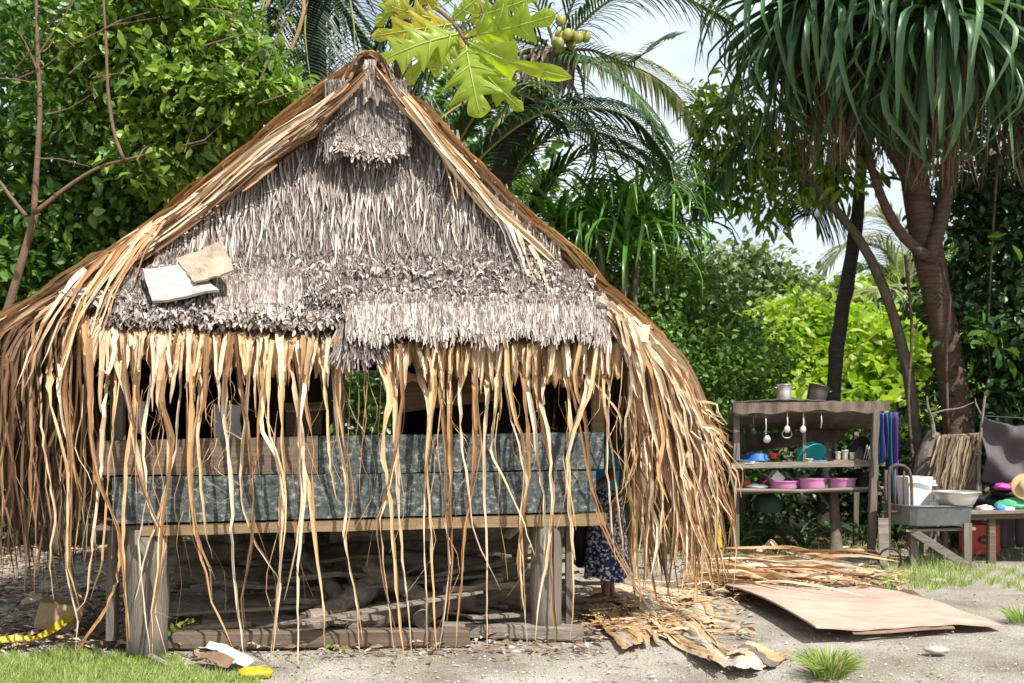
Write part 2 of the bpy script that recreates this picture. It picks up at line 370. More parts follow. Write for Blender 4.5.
def leaves(mb, pos, d, n, size, aspect=.55):
    K = len(pos); d = norm(d); n = norm(n - (n * d).sum(-1, keepdims=True) * d); s_ = np.cross(n, d)
    size = np.asarray(size).reshape(-1, 1, 1)
    V = pos[:, None] + size * (LT[None, :, 0:1] * d[:, None] + LT[None, :, 1:2] * aspect * 1.4 * s_[:, None] + LT[None, :, 2:3] * n[:, None])
    o = (np.arange(K) * 8)[:, None, None]
    mb.add(V, (np.array(LQ)[None] + o).reshape(-1, 4), (np.array(LTr)[None] + o).reshape(-1, 3)); return mb
def crown_points(blobs, n, sub=26, spread=.30, shell=.55):
    # leaves gathered in clumps spread through each blob
    ps, ds = [], []
    vol = np.array([b[3] * b[4] * b[5] for b in blobs]) ** .7; cnt = (n * vol / vol.sum()).astype(int) + 1
    for b, k in zip(blobs, cnt):
        c = np.array(b[:3]); r = np.array(b[3:6])
        m = max(6, int(sub * (r.prod() ** .4) * 2))
        dirs = norm(NR.normal(size=(m, 3))); rr = shell + (1 - shell) * NR.random((m, 1))
        cc = c + dirs * r * rr; sz = NR.uniform(.5, 1.3, m)
        wch = NR.integers(0, m, k)
        off = NR.normal(size=(k, 3)) * spread * r.mean() ** .5 * sz[wch][:, None] * np.array([1, 1, .75])
        p = cc[wch] + off; ps.append(p); ds.append(norm(p - c))
    return np.vstack(ps), np.vstack(ds)
def foliage(mb, blobs, n, size, aspect=.55, sub=26, spread=.30, droop=.35, upn=.9, shell=.55, zmin=.05):
    p, o = crown_points(blobs, n, sub, spread, shell)
    k = p[:, 2] > zmin; p = p[k]; o = o[k]; n = len(p)
    d = o * .7 + NR.normal(size=(n, 3)) * .7; d[:, 2] -= droop
    nn = NR.normal(size=(n, 3)) * .55 + o * .45; nn[:, 2] += upn
    leaves(mb, p, d, nn, size * NR.uniform(.4, 1.45, n), aspect); return mb
def blob(px, py, Y, rx, rz=None, ry=None):   # radii in pixels at that depth
    c = P(px, py, Y); s_ = Y / 1000
    rz = rz or rx
    return (c.x, c.y, c.z, rx * s_, (ry * s_ if ry else max(.5, rx * s_)), rz * s_)

# ================================================================== SETTING
def ground():
    a = np.concatenate([-np.geomspace(6, 300, 14)[::-1], np.linspace(-5.5, 7.5, 90), np.geomspace(8, 300, 14)])
    b = np.concatenate([-np.geomspace(1, 60, 6)[::-1], np.linspace(0, 16, 110), np.geomspace(17, 400, 16)])
    X, Y = np.meshgrid(a, b)
    near = (np.abs(X) < 7) & (Y > 0) & (Y < 15)
    Z = np.where(near, -0.012 + .010 * (np.sin(X * 2.1 + 1.3 * np.sin(Y * 1.7)) * np.sin(Y * 2.7 + X)), -.012) - NR.random(X.shape) * .006 * near
    W = X.shape[1]; H_ = X.shape[0]; idx = np.arange(W * H_).reshape(H_, W)
    q = np.stack([idx[:-1, :-1], idx[:-1, 1:], idx[1:, 1:], idx[1:, :-1]], -1).reshape(-1, 4)
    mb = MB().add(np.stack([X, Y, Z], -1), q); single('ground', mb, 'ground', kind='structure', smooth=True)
ground()
def pebbles():
    mb = MB(); K = 7000
    px = NR.uniform(-60, 1090, K); py = 560 + 130 * NR.random(K) ** .75
    Y = 1500 / (py - 430); X = (px - 512) / 1000 * Y
    oct_ = np.array([(1, 0, 0), (-1, 0, 0), (0, 1, 0), (0, -1, 0), (0, 0, 1), (0, 0, -1)], float)
    F_ = np.array([(0, 2, 4), (2, 1, 4), (1, 3, 4), (3, 0, 4), (2, 0, 5), (1, 2, 5), (3, 1, 5), (0, 3, 5)])
    s_ = (.004 + .011 * NR.random(K) ** 4)[:, None, None]
    V = oct_[None] * NR.uniform(.6, 1.3, (K, 6, 3)) * s_ * np.array([1, 1, .6]); a = NR.uniform(0, 6.3, K)
    c, s2 = np.cos(a)[:, None], np.sin(a)[:, None]
    V = np.stack([V[..., 0]*c - V[..., 1]*s2, V[..., 0]*s2 + V[..., 1]*c, V[..., 2]], -1) + np.stack([X, Y, np.full(K, -.004)], -1)[:, None]
    mb.add(V, None, (F_[None] + (np.arange(K) * 6)[:, None, None]).reshape(-1, 3))
    M['pebble'] = mat('pebbles', [(.18, .16, .14), (.32, .29, .26), (.45, .42, .38), (.60, .57, .53)], .85, 6, .3, .9)
    single('gravel', mb, 'pebble', kind='stuff', label='small grey stones strewn over the sandy ground')
pebbles()
M['grass'] = mat('grass_blades', [(.12, .20, .03), (.23, .34, .06), (.34, .44, .11), (.50, .50, .24)], .6, 2, .5, .8, 0, trans=.3, hsv=.25)
def grass_patch(mb, pxs, pys, n, hgt, cond=None, wd=.004):
    px = NR.uniform(pxs[0], pxs[1], n); py = NR.uniform(pys[0], pys[1], n)
    if cond is not None:
        k = cond(px, py); px, py = px[k], py[k]
    n = len(px); Y = 1500 / (py - 430); X = (px - 512) / 1000 * Y
    base = np.stack([X, Y, np.full(n, -.012)], -1); a = NR.uniform(0, 6.3, n); lean = NR.uniform(.1, .8, n); h = hgt * NR.uniform(.4, 1.2, n)
    dr = np.stack([np.cos(a), np.sin(a), np.zeros(n)], -1)
    path = np.stack([base + dr * (lean * h * t ** 1.8)[:, None] + np.array([0, 0, 1]) * (h * t)[:, None] for t in (0, .45, .8, 1)], 1)
    ww = np.array([1, .85, .5, .08]) * wd * NR.uniform(.7, 1.4, (n, 1))
    ribbons(mb, path, ww, np.array([0, -1, .2]), .15)
gm = MB()
edge = lambda px, py: (py > 652 + 4 * np.sin(px * .07) + 3 * np.sin(px * .31) + np.maximum(0, px - 150) * .30) & (NR.random(len(px)) < 1.0)
grass_patch(gm, (-120, 260), (648, 700), 21000, .055, edge)
grass_patch(gm, (-700, -60), (630, 760), 9000, .08)
grass_patch(gm, (200, 560), (655, 700), 500, .035, lambda x, y: NR.random(len(x)) < .5 + .5 * np.sin(x * .05))
single('grass', gm, 'grass', kind='stuff', label='short bright green grass along the near left edge')
gm2 = MB()
c1 = lambda px, py: ((py > 566 + 3 * np.sin(px * .12)) & (py < 588 + 4 * np.sin(px * .05) - np.maximum(0, 880 - px) * .35)) & (np.sin(px*.21)*np.sin(py*.5+px*.07) + NR.random(len(px)) > .62)
grass_patch(gm2, (840, 1150), (563, 594), 12000, .065, c1, .005)
grass_patch(gm2, (880, 965), (565, 588), 420, .17, None, .005)
grass_patch(gm2, (500, 1150), (536, 560), 1800, .12, None, .006)
grass_patch(gm2, (640, 1024), (660, 700), 160, .035)
single('grass', gm2, 'grass', kind='stuff', label='uneven green grass round the legs of the work table')
# fallen leaf litter, uncountable
def litter():
    mb = MB()
    zones = [(-160, 180, 548, 650, 3800, .12), (160, 600, 575, 655, 900, .10), (590, 760, 560, 640, 260, .14), (-300, 1200, 535, 560, 1500, .16), (700, 900, 560, 600, 260, .2), (150, 640, 640, 668, 160, .07)]
    for x0, x1, y0, y1, n, L_ in zones:
        px = NR.uniform(x0, x1, n); py = NR.uniform(y0, y1, n); Y = 1500 / (py - 430); X = (px - 512) / 1000 * Y
        p = np.stack([X, Y, NR.uniform(.0, .05, n)], -1); a = NR.uniform(0, 6.3, n)
        d = np.stack([np.cos(a), np.sin(a), NR.normal(size=n) * .12], -1); nn = NR.normal(size=(n, 3)) * .35 + np.array([0, 0, 1])
        leaves(mb, p, d, nn, L_ * NR.uniform(.4, 1.2, n), .3)
    M['litter'] = mat('leaf_litter', [(.12, .07, .045), (.24, .155, .095), (.38, .28, .19), (.56, .47, .37)], .8, 3, .3, .9, 0, hsv=.2)
    single('leaf_litter', mb, 'litter', kind='stuff', label='dry brown leaf litter scattered on the ground')
litter()

# ================================================================== HUT
P0 = Hh(145, 645); P1 = Hh(548, 632)
U = Vector((P1.x - P0.x, P1.y - P0.y, 0)).normalized(); Vd = Vector((-U.y, U.x, 0))   # along the front, into depth
hut = thing('thatched_hut', 'thatched hut on posts with long strips of dried leaf hanging from its eaves', 'hut', (-1.1, 8.4, 0))
FN = np.array((-0.02, -1, .25))
def offy(py): return pl(py, [60, 130, 265, 300, 335, 360], [.85, .75, .35, .12, -.12, -.2])
def gl(py): return pl(py, [80, 95, 125, 131, 150, 190, 235, 270, 300, 335], [345, 330, 322, 300, 278, 235, 195, 150, 112, 92])
def gr(py): return pl(py, [80, 95, 125, 131, 150, 190, 240, 265, 300, 335], [400, 412, 416, 434, 448, 472, 528, 556, 600, 622])

# posts and floor timbers
def post(px, ytop, ybot, r, off, m='wood_v', lean=0, n=12):
    a = Hh(px, ybot, off); a.z = -.05; b = Hh(px + lean, ytop, off)
    pts = [a.lerp(b, t) + Vector((R.uniform(-.008, .008), 0, 0)) for t in (0, .25, .5, .75, 1)]
    part('post', MB().tube(pts, [r * R.uniform(.95, 1.08) for _ in pts], n, rough=.04), m, hut, True)
post(147, 528, 645, .135, .05); post(546, 516, 633, .115, .03)
part('post', MB().beam(Hh(569, 640, .12), Hh(569, 515, .12), .055, .09), 'wood_v', hut)
part('post', MB().beam(Hh(112, 640, .3), Hh(114, 530, .3), .07, .07), 'wood_v', hut)
for px, r in ((235, .09), (333, .08), (420, .07), (470, .08)): post(px, 528, 600, r, 2.2)
for px, r in ((200, .1), (370, .1), (520, .09)): post(px, 528, 600, r, 3.6)
for px, yt, yb, ww in ((339, 340, 436, .075), (598, 345, 432, .10), (118, 340, 440, .08)):
    part('upright', MB().beam(Hh(px, yb, .12), Hh(px, yt, .12), ww, ww, .003), 'wood_tan' if px > 500 else 'wood_v', hut)
# boards across the front
def board(name, x0, x1, t0, t1, b0, b1, off, th, m):
    seg = 26; mb = MB(); V = []; uv = []
    for i in range(seg + 1):
        t = i / seg; px = lerp(x0, x1, t); jt = R.uniform(-.35, .35); jb = R.uniform(-.5, .5)
        for (py, o) in ((lerp(t0, t1, t) + jt, off), (lerp(b0, b1, t) + jb, off), (lerp(b0, b1, t) + jb, off + th), (lerp(t0, t1, t) + jt, off + th)):
            V.append(Hh(px, py, o))
    Q = [(i*4+k, i*4+(k+1) % 4, (i+1)*4+(k+1) % 4, (i+1)*4+k) for i in range(seg) for k in range(4)] + [(3, 2, 1, 0), (seg*4, seg*4+1, seg*4+2, seg*4+3)]
    mb.add(V, Q); return part(name, mb, m, hut)
board('plank', 96, 318, 441, 436, 475, 474, -.055, .035, 'wood_plank')
board('plank', 319, 604, 436, 432, 474, 469, -.07, .04, 'paint')
board('plank', 112, 596, 477, 471, 524, 511, -.10, .05, 'paint')
board('beam', 140, 606, 525.5, 512.5, 536, 525, -.085, .12, 'wood_tan')
for k in range(9):                                                   # floor planks, seen edge on
    a = Hh(100, 530, .1 + k * .36); b = Hh(600, 514, .1 + k * .36); a.z = b.z = .86
    part('floor_plank', MB().beam(a, b, .33, .03), 'wood_plank', hut)
for px in (170, 300, 430, 560):
    a = Hh(px, 530, .05); a.z = .77; part('joist', MB().beam(a, a + Vd * 3.4, .06, .11), 'wood_plank', hut)
# wall at the back and sides, in the gloom
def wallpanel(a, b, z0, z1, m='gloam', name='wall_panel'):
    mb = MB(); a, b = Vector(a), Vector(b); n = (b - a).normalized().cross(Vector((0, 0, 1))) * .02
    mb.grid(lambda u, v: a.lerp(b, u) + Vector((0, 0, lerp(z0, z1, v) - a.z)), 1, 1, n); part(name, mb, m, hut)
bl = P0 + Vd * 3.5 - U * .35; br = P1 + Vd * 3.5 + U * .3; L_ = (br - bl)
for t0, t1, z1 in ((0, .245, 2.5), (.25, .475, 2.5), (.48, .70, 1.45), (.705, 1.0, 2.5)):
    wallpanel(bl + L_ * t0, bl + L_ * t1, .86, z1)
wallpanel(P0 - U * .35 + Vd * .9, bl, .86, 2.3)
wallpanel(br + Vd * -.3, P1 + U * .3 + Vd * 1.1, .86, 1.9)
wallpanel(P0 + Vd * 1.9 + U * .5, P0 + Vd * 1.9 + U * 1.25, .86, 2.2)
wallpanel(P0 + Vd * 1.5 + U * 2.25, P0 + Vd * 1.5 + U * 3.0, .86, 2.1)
# roof slopes and frame
APX = Hh(372, 62, .75); RB = APX + Vd * 3.9
Lc = Hh(12, 330, .25); Rc = Hh(655, 345, .1)
def slope(Cn, name, sgn):
    Cb = Cn + Vd * 4.0; mb = MB()
    mb.grid(lambda u, v: APX.lerp(RB, v).lerp(Cn.lerp(Cb, v), u) + Vector((R.uniform(-.02, .02), 0, R.uniform(-.02, .02) - .07 * math.sin(math.pi * u))), 18, 14, (0, 0, -.07))
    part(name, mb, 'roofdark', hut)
    # weathered leaf layers along the slope
    K = 1500; u0 = NR.uniform(-.02, .9, K); v0 = NR.uniform(.0, 1.0, K) ; S = 6
    A = np.array(APX); B = np.array(RB); Cc = np.array(Cn); Cd = np.array(Cb)
    nrm = np.array(Vector(Cn - APX).cross(Vd).normalized() * (1 if sgn > 0 else -1)); nrm = nrm if nrm[2] > 0 else -nrm
    u = u0[:, None] + np.linspace(0, 1, S)[None] * NR.uniform(.18, .4, (K, 1)); v = v0[:, None] + np.linspace(0, 1, S)[None] * NR.normal(0, .02, (K, 1))
    uc = np.minimum(u, 1.0)
    pts = (A + (B - A) * v[..., None]) * (1 - u[..., None]) + (Cc + (Cd - Cc) * v[..., None]) * u[..., None]
    pts = pts + nrm * (NR.uniform(.01, .10, (K, 1)) + .03 * np.sin(np.linspace(0, 3.1, S))[None])[..., None]
    pts[..., 2] -= .07 * np.sin(np.pi * np.clip(u, 0, 1)) + np.clip(u - 1, 0, 9) * 1.3
    pts[..., 2] += NR.normal(0, .012, (K, S))
    mb = MB(); ribbons(mb, pts, NR.uniform(.03, .06, (K, 1)) * np.array([.7, 1, 1, 1, .8, .4]), nrm, .2)
    part('roof_thatch', mb, 'strip', hut, kind='stuff')
slope(Lc, 'roof_slope', -1); slope(Rc, 'roof_slope', 1)
mb = MB(); mb.tube([APX + Vector((0, 0, -.06)) - Vd * .1, RB], .06, 8); part('ridge_pole', mb, 'wood_grey', hut)
for k in range(5):
    t = k / 4
    for cn in (Lc, Rc):
        a = APX + Vd * (3.8 * t) + Vector((0, 0, -.16)); b = cn + Vd * (3.8 * t) + Vector((0, 0, -.16))
        part('rafter', MB().tube([a, b], .035, 7), 'wood_grey', hut)
part('eave_beam', MB().beam(Hh(70, 352, .12), Hh(625, 350, .12), .08, .10), 'wood_grey', hut)
part('cross_pole', MB().tube([Hh(298, 127, .9), Hh(446, 129, .9)], .05, 8), 'wood_grey', hut)
mb = MB()
mb.grid(lambda u, v: (lambda py: Hh(lerp(gl(py) + 6, gr(py) - 6, u), py, offy(py) + .10 + .02 * math.sin(u * 40)))(lerp(97, 345, v)), 40, 24)
part('gable_backing', mb, 'thatch_back', hut)
mb = MB()       # rear gable, dark, closes the roof
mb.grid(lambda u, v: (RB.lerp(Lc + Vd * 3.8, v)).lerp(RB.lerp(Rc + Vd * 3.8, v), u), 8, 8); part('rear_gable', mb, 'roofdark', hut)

# thatch courses of the gable
def course(y0, ln, n, w_, m, curl=.10, xl=None, xr=None, layers=3, lean=.0, wave=2.0, lift=.0, msy=8, ym=None, droopn=1.0, jit=.22, blunt=.5, tw=.6):
    mb = MB(); S = 6
    for ly in range(layers):
        k = n // layers; yy = y0 - ly * ln * .16
        u = NR.random(k); a = xl if xl is not None else gl(y0 + ln * .5); b = xr if xr is not None else gr(y0 + ln * .5)
        px = a + (b - a) * u; py = yy + NR.normal(0, 1.4, k) + wave * np.sin(px * .045 + y0)
        L_ = ln * NR.uniform(.62, 1.2, k) * (1 + .12 * np.sin(px * .11 + y0 * .3)); dx = NR.normal(lean, jit, k) * L_
        ts = np.linspace(0, 1, S)
        X = px[:, None] + dx[:, None] * ts ** 1.3 + NR.normal(0, .9, (k, S)) * ts; Yp = py[:, None] + L_[:, None] * ts * droopn
        cu = curl * NR.uniform(.2, 1.6, k)
        base = np.interp(Yp.ravel(), [60, 130, 265, 300, 335, 360], [.85, .75, .35, .12, -.12, -.2]).reshape(k, S)
        bo = pl(y0, [60, 130, 265, 300, 335, 360], [.85, .75, .35, .12, -.12, -.2])
        off = np.minimum(base, bo) - lift - .012 * (layers - ly) - cu[:, None] * ts ** 2.2 + NR.normal(0, .006, (k, S))
        D = 1.0 / (0.15606 - 3.133e-5 * X) + off
        pts = np.stack([(X - 512) / 1000 * D, D, 1.5 - (Yp - 430) / 1000 * D], -1)
        W = w_ * NR.uniform(.5, 1.4, (k, 1)) * np.array([.9, 1, 1, .95, .8, blunt])
        ribbons(mb, pts, W, FN, .28, NR.uniform(-tw, tw, (k, 1)) + NR.normal(0, .25, (k, S)))
    part('thatch_course', mb, m, hut)
for y in (236, 218, 200, 182, 165, 149, 134): course(y, 44 if y > 150 else 36, 1500, .0125, 'thatch', .03, layers=3, tw=1.0, blunt=.2, jit=.10); course(y + 4, 56, 130, .016, 'thatch_pale', .06, layers=2, lift=.03, tw=1.0, blunt=.1, jit=.14)
course(99, 54, 2400, .016, 'thatch', .03, 326, 406, lift=.20, wave=.5, jit=.07, blunt=.3, tw=.8)
course(141, 15, 320, .022, 'thatch_pale', .04, 336, 402, lift=.24, jit=.4)
course(246, 24, 1700, .015, 'thatch', .05, 188, 552, tw=.9, blunt=.3)
course(260, 22, 2200, .015, 'thatch', .05, 156, 562, lift=.05, jit=.25, layers=3, tw=1)
course(279, 33, 1000, .020, 'thatch_pale', .02, 216, 300, lift=.17, jit=.05, tw=.5)
course(280, 31, 1200, .017, 'thatch', .05, 118, 218, lift=.13, jit=.2, tw=.9)
course(303, 20, 1500, .016, 'thatch', .04, 108, 350, lift=.10, jit=.3, tw=1)
course(277, 24, 2400, .016, 'thatch', .05, 300, 584, lift=.13, jit=.25, tw=.9)
course(298, 12, 1500, .016, 'thatch', .02, 300, 604, lift=.10, jit=.3, tw=.9)
course(307, 33, 2400, .017, 'thatch_pale', .03, 348, 608, lift=.19, jit=.08, blunt=.3, tw=.7)
course(316, 44, 600, .018, 'thatch', .03, 346, 376, lift=.12, tw=.9)
# crumpled stubs of folded leaf along the course edges
def stubs(segs, m, size=.05):
    mb = MB()
    for (x0, x1, y, n) in segs:
        for _ in range(n):
            px = R.uniform(x0, x1); p = Hh(px, y + R.gauss(0, 3.2), offy(y) - R.uniform(.10, .24)); s_ = size * R.uniform(.5, 1.2)
            a = R.uniform(0, 6.28); pts = []
            d = Vector((math.cos(a), R.uniform(-.8, .1), math.sin(a) * .6 - .3)).normalized(); 
            for i in range(5):
                pts.append(p.copy()); p = p + d * s_ * .35; d = (d + Vector((R.gauss(0, .5), R.gauss(0, .3), -.55))).normalized()
            ribbons(mb, [pts], s_ * .6 * np.array([[.7, 1, 1, .8, .3]]), FN, .3, np.array([[R.uniform(-1, 1)] * 5]))
    part('folded_leaf_stubs', mb, m, hut, kind='stuff')
stubs([(120, 300, 307, 260), (290, 560, 272, 380), (300, 590, 290, 420), (350, 600, 303, 200), (330, 395, 147, 120), (200, 330, 322, 220), (60, 130, 296, 160), (440, 600, 282, 150)], 'thatch_pale', .038)
stubs([(120, 350, 316, 160), (290, 560, 262, 90), (60, 140, 300, 160), (150, 240, 268, 120), (300, 600, 299, 260), (110, 345, 316, 300)], 'thatch_pale', .04)
# flat weathered panels at the right of the gable
for q in ([(500, 262), (556, 266), (560, 282), (498, 280)], [(520, 240), (545, 244), (552, 256), (512, 254)]):
    c4 = [Hh(x, y, offy(y) - .10) for x, y in q]
    part('weathered_panel', MB().grid(lambda u, v: c4[0].lerp(c4[1], u).lerp(c4[3].lerp(c4[2], u), v) + Vector((0, R.uniform(-.008, .008), 0)), 12, 5, (0, .02, 0)), 'wood_v', hut)
# apex cap: folded leaf bundle closing the ridge end
mb = MB()
for k in range(60):
    s_ = -1 if k % 2 else 1; w0 = R.uniform(0, 1)
    top = Hh(370 + R.uniform(-5, 4), 53 + R.uniform(0, 5), .55 + R.uniform(-.05, .3))
    end = Hh(371 + s_ * lerp(12, 34 if s_ < 0 else 24, w0), lerp(66, 92 if s_ < 0 else 84, w0) + R.uniform(-3, 5), .65 + R.uniform(-.1, .3))
    mid = top.lerp(end, .45) + Vector((s_ * .015, 0, .035))
    pts = resample([top + Vector((-s_ * .05, .05, -.03)), top, mid, end], 9)
    ribbons(mb, [pts], R.uniform(.03, .05) * np.array([[.5, .9, 1, 1, 1, .9, .8, .6, .3]]), FN, .25, R.uniform(-.8, .8) + NR.normal(0, .2, (1, 9)))
part('apex_cap', mb, 'strip_dark', hut)
mb = MB()
for k in range(9):
    x = 372 + R.uniform(-6, 6); pts = resample([Hh(x, 60, .5), Hh(x, 80, .47), Hh(x + R.uniform(-3, 3), R.uniform(92, 106), .47)], 6)
    ribbons(mb, [pts], .05 * np.array([[.7, 1, 1, .9, .7, .3]]), FN, .3, NR.normal(0, .4, (1, 6)))
part('apex_tassel', mb, 'thatch_pale', hut)
part('king_post', MB().beam(Hh(371, 96, .85), Hh(371, 66, .85), .09, .09), 'wood_plank', hut)
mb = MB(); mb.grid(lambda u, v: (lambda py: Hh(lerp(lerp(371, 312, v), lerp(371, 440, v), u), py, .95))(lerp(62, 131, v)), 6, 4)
part('gable_painted_shade', mb, 'roofdark', hut)  # dark sheet added to stand for the shade in the open peak

# rake bundles: dried strips laid along both verges of the roof
RR = [(371, 60), (398, 90), (430, 126), (458, 160), (492, 200), (530, 236), (566, 272), (600, 300), (636, 330)]
LL = [(371, 60), (338, 92), (312, 114), (262, 146), (218, 180), (180, 208), (120, 246), (60, 286), (0, 326), (-60, 362)]
def along(path, t):
    t = max(0, min(1, t)) * (len(path) - 1); i = min(int(t), len(path) - 2); f = t - i
    return (lerp(path[i][0], path[i+1][0], f), lerp(path[i][1], path[i+1][1], f))
def rake(path, n, band, out, name, m, tmin, tmax, lmin, lmax, offr, wr=(.03, .06), drop=0.0, kind='stuff', t_pow=1.0, fan=0.):
    mb = MB(); S = 12; paths = []; W = []
    for k in range(n):
        t0 = tmin + (tmax - tmin) * R.random() ** t_pow; L_ = R.uniform(lmin, lmax); b0 = R.uniform(-out, band(t0)); b1 = b0 + R.gauss(0, 4) + fan * R.random()
        of0 = R.uniform(*offr); of1 = of0 + R.gauss(0, .05); pts = []; ph = R.uniform(0, 6); am = R.uniform(0, 2.5)
        for i in range(S):
            f = i / (S - 1); t = t0 + L_ * f; x, y = along(path, t); 
            if t > 1: x += (path[-1][0] - path[-2][0]) * (t - 1) * (len(path) - 1); y += (path[-1][1] - path[-2][1]) * (t - 1) * (len(path) - 1)
            y += lerp(b0, b1, f) + am * math.sin(ph + f * 5) + drop * f * f * R.uniform(.8, 1.2)
            pts.append(Hh(x, y, lerp(of0, of1, f)))
        paths.append(pts); W.append(R.uniform(*wr) * np.array([.5, .8, 1, 1, 1, 1, .95, .9, .8, .7, .5, .2]))
    ribbons(mb, paths, np.array(W), FN, .3, NR.uniform(-1.15, 1.15, (n, 1)) + np.cumsum(NR.normal(0, .16, (n, S)), 1))
    part(name, mb, m, hut, kind=kind)
rake(RR, 230, lambda t: 8 + 18 * t, 3, 'verge_thatch', 'strip', .05, .8, .10, .38, (.35, .8), (.014, .038), t_pow=.8)
rake(RR, 45, lambda t: 8 + 16 * t, 3, 'verge_thatch', 'strip_pale', .12, .8, .12, .4, (.3, .5), (.014, .034))
rake(RR, 170, lambda t: 10 + 16 * t, -2, 'verge_thatch', 'strip_dark', 0, .85, .08, .3, (.4, .8), (.015, .04))
rake(LL, 190, lambda t: 12 + 34 * t, 2, 'verge_thatch', 'strip', .07, .75, .10, .35, (.35, .85), (.014, .038))
rake(LL, 50, lambda t: 10 + 24 * t, 5, 'verge_thatch', 'strip_pale', .12, .75, .12, .4, (.25, .5), (.012, .030), drop=6)
rake(LL, 330, lambda t: 14 + 46 * t, -2, 'verge_thatch', 'strip_dark', 0, .85, .08, .3, (.28, .8), (.012, .034))
# single hanging strips, each a part
strip_count = [0]
def hang(way, off, w0, m='strip', S=16, jit=1.0, offs=None, name='hanging_strip', wn=.18):
    pts = resample([Hh(x + R.gauss(0, jit), y, off + (offs[i] if offs else R.gauss(0, .025))) for i, (x, y) in enumerate(way)], S, False)
    for i in range(1, S - 1):
        pts[i] = pts[i] + Vector((R.gauss(0, .0025), R.gauss(0, .004), 0))
    W = w0 * np.interp(np.linspace(0, 1, S), [0, .12, .3, .6, .9, 1], [1.25, 1.35, 1.0, .66, .44, .08]) * NR.uniform(1 - wn, 1 + wn, S)
    if S > 17:
        for _ in range(3): W[R.randint(5, S - 3)] *= R.uniform(.45, .7)          # pinched where the leaf folds over
    tw = (R.uniform(-.9, .9) + np.cumsum(NR.normal(0, .3, S) * (NR.random(S) < .45) * 1.5))[None]
    fo = np.interp(np.linspace(0, 1, S), [0, .2, .5, 1], [.15, .3, .5, .6])[None]
    mb = MB(); ribbons(mb, [pts], W[None], FN, fo, tw)
    part(name, mb, m, hut); strip_count[0] += 1
ways = [
 [(88,340),(91,431),(95,477),(117,525),(124,582),(128,650)], [(112,332),(105,410),(104,460),(97,520),(88,600),(76,612)],
 [(117,335),(116,400),(112,450),(106,500),(104,560),(90,600)], [(123,335),(120,370),(131,416),(137,465),(154,517),(163,539),(163,557),(153,610),(167,657)],
 [(138,334),(134,385),(131,416),(124,460),(122,520),(123,585),(128,640)], [(158,335),(150,390),(143,430),(143,470),(146,500),(137,545),(143,600),(150,655)],
 [(172,333),(163,370),(162,400),(170,442),(166,490),(160,520),(156,560),(150,620),(152,655)], [(185,333),(180,400),(176,450),(166,490),(154,525),(143,560),(135,600)],
 [(197,336),(190,370),(190,440),(190,480),(197,530),(210,600),(236,655)], [(206,336),(200,400),(194,440),(193,500),(200,545),(212,570),(213,605)],
 [(218,335),(205,385),(200,420),(198,440),(204,520),(213,560)], [(222,335),(225,380),(224,420),(230,470),(233,530),(237,600),(245,660)],
 [(232,335),(240,400),(246,440),(252,500),(250,545),(240,600),(246,655)], [(250,335),(250,370),(247,420),(243,460),(241,500),(255,540),(282,585)],
 [(266,335),(262,375),(258,430),(260,475)], [(263,338),(263,375),(259,430),(276,460),(282,500),(281,540),(278,600),(272,660)],
 [(278,335),(280,370),(282,420),(286,470),(282,500),(281,560),(276,620),(270,665)], [(288,335),(295,390),(303,430),(300,470),(305,500),(295,560),(285,600)],
 [(296,335),(302,390),(300,440),(308,490),(313,535),(322,600),(325,650)], [(305,335),(303,380),(300,420),(301,445),(304,490),(297,560),(296,600),(298,670)],
 [(318,335),(325,370),(328,420),(331,470),(337,500)], [(332,335),(336,400),(340,440),(348,490),(345,540),(357,600),(360,655)],
 [(372,340),(388,380),(392,400),(383,420),(382,460),(390,500),(395,560),(397,600),(405,660)], [(385,335),(392,385),(398,450),(396,500),(401,560),(408,610),(411,660)],
 [(398,345),(396,400),(395,440),(397,450),(384,500),(378,520),(385,590),(395,655)], [(410,345),(430,405),(430,440),(425,490),(424,540),(428,600),(428,655)],
 [(433,335),(435,370),(430,430),(427,470),(432,540),(435,600),(437,662)], [(441,335),(442,400),(445,460),(444,500),(449,560),(445,600),(436,660)],
 [(450,340),(450,400),(452,460),(451,510),(453,560),(447,630)], [(462,340),(460,400),(461,440),(466,480),(470,520),(480,550),(500,590)],
 [(473,335),(475,390),(475,450),(471,490),(464,530),(460,600),(456,650)], [(490,340),(488,390),(483,450),(484,500),(486,560),(487,655)],
 [(498,340),(498,385),(496,410),(491,455),(499,465),(513,495),(525,525),(535,555)], [(502,340),(505,380),(513,420),(520,440),(525,480),(520,530),(522,590),(528,650)],
 [(518,338),(522,380),(527,430),(528,480),(522,520),(518,560),(522,610)], [(525,338),(530,400),(535,430),(540,470),(546,500),(545,560),(540,600),(535,640)],
 [(535,340),(537,400),(547,450),(553,490),(551,520),(552,600),(555,645)], [(545,345),(541,400),(548,440),(553,500),(546,560),(540,600)],
 [(560,340),(566,380),(570,430),(567,480),(570,520),(573,600),(570,640)], [(595,345),(585,390),(572,430),(566,460),(568,500),(575,560)],
 [(583,345),(583,390),(588,430),(590,470),(600,520),(618,560),(650,610)], [(609,340),(610,400),(608,460),(612,520),(616,560)],
 [(575,340),(570,380),(583,430),(590,480),(606,530),(640,590),(655,615)], [(590,345),(590,378),(620,415),(622,440)], [(600,340),(603,400),(612,460),(620,520),(624,560)],
 [(62,345),(60,400),(68,440),(70,500),(66,565),(78,620),(75,650)], [(50,345),(48,400),(58,440),(68,475),(66,565),(77,600)], [(40,350),(43,440),(57,518),(50,565),(54,600)],
 [(124,520),(118,585),(100,620),(70,660)], [(477,185),(476,240),(477,300),(479,372)], [(436,128),(441,160),(446,205)], [(452,165),(462,200),(466,235)],
]
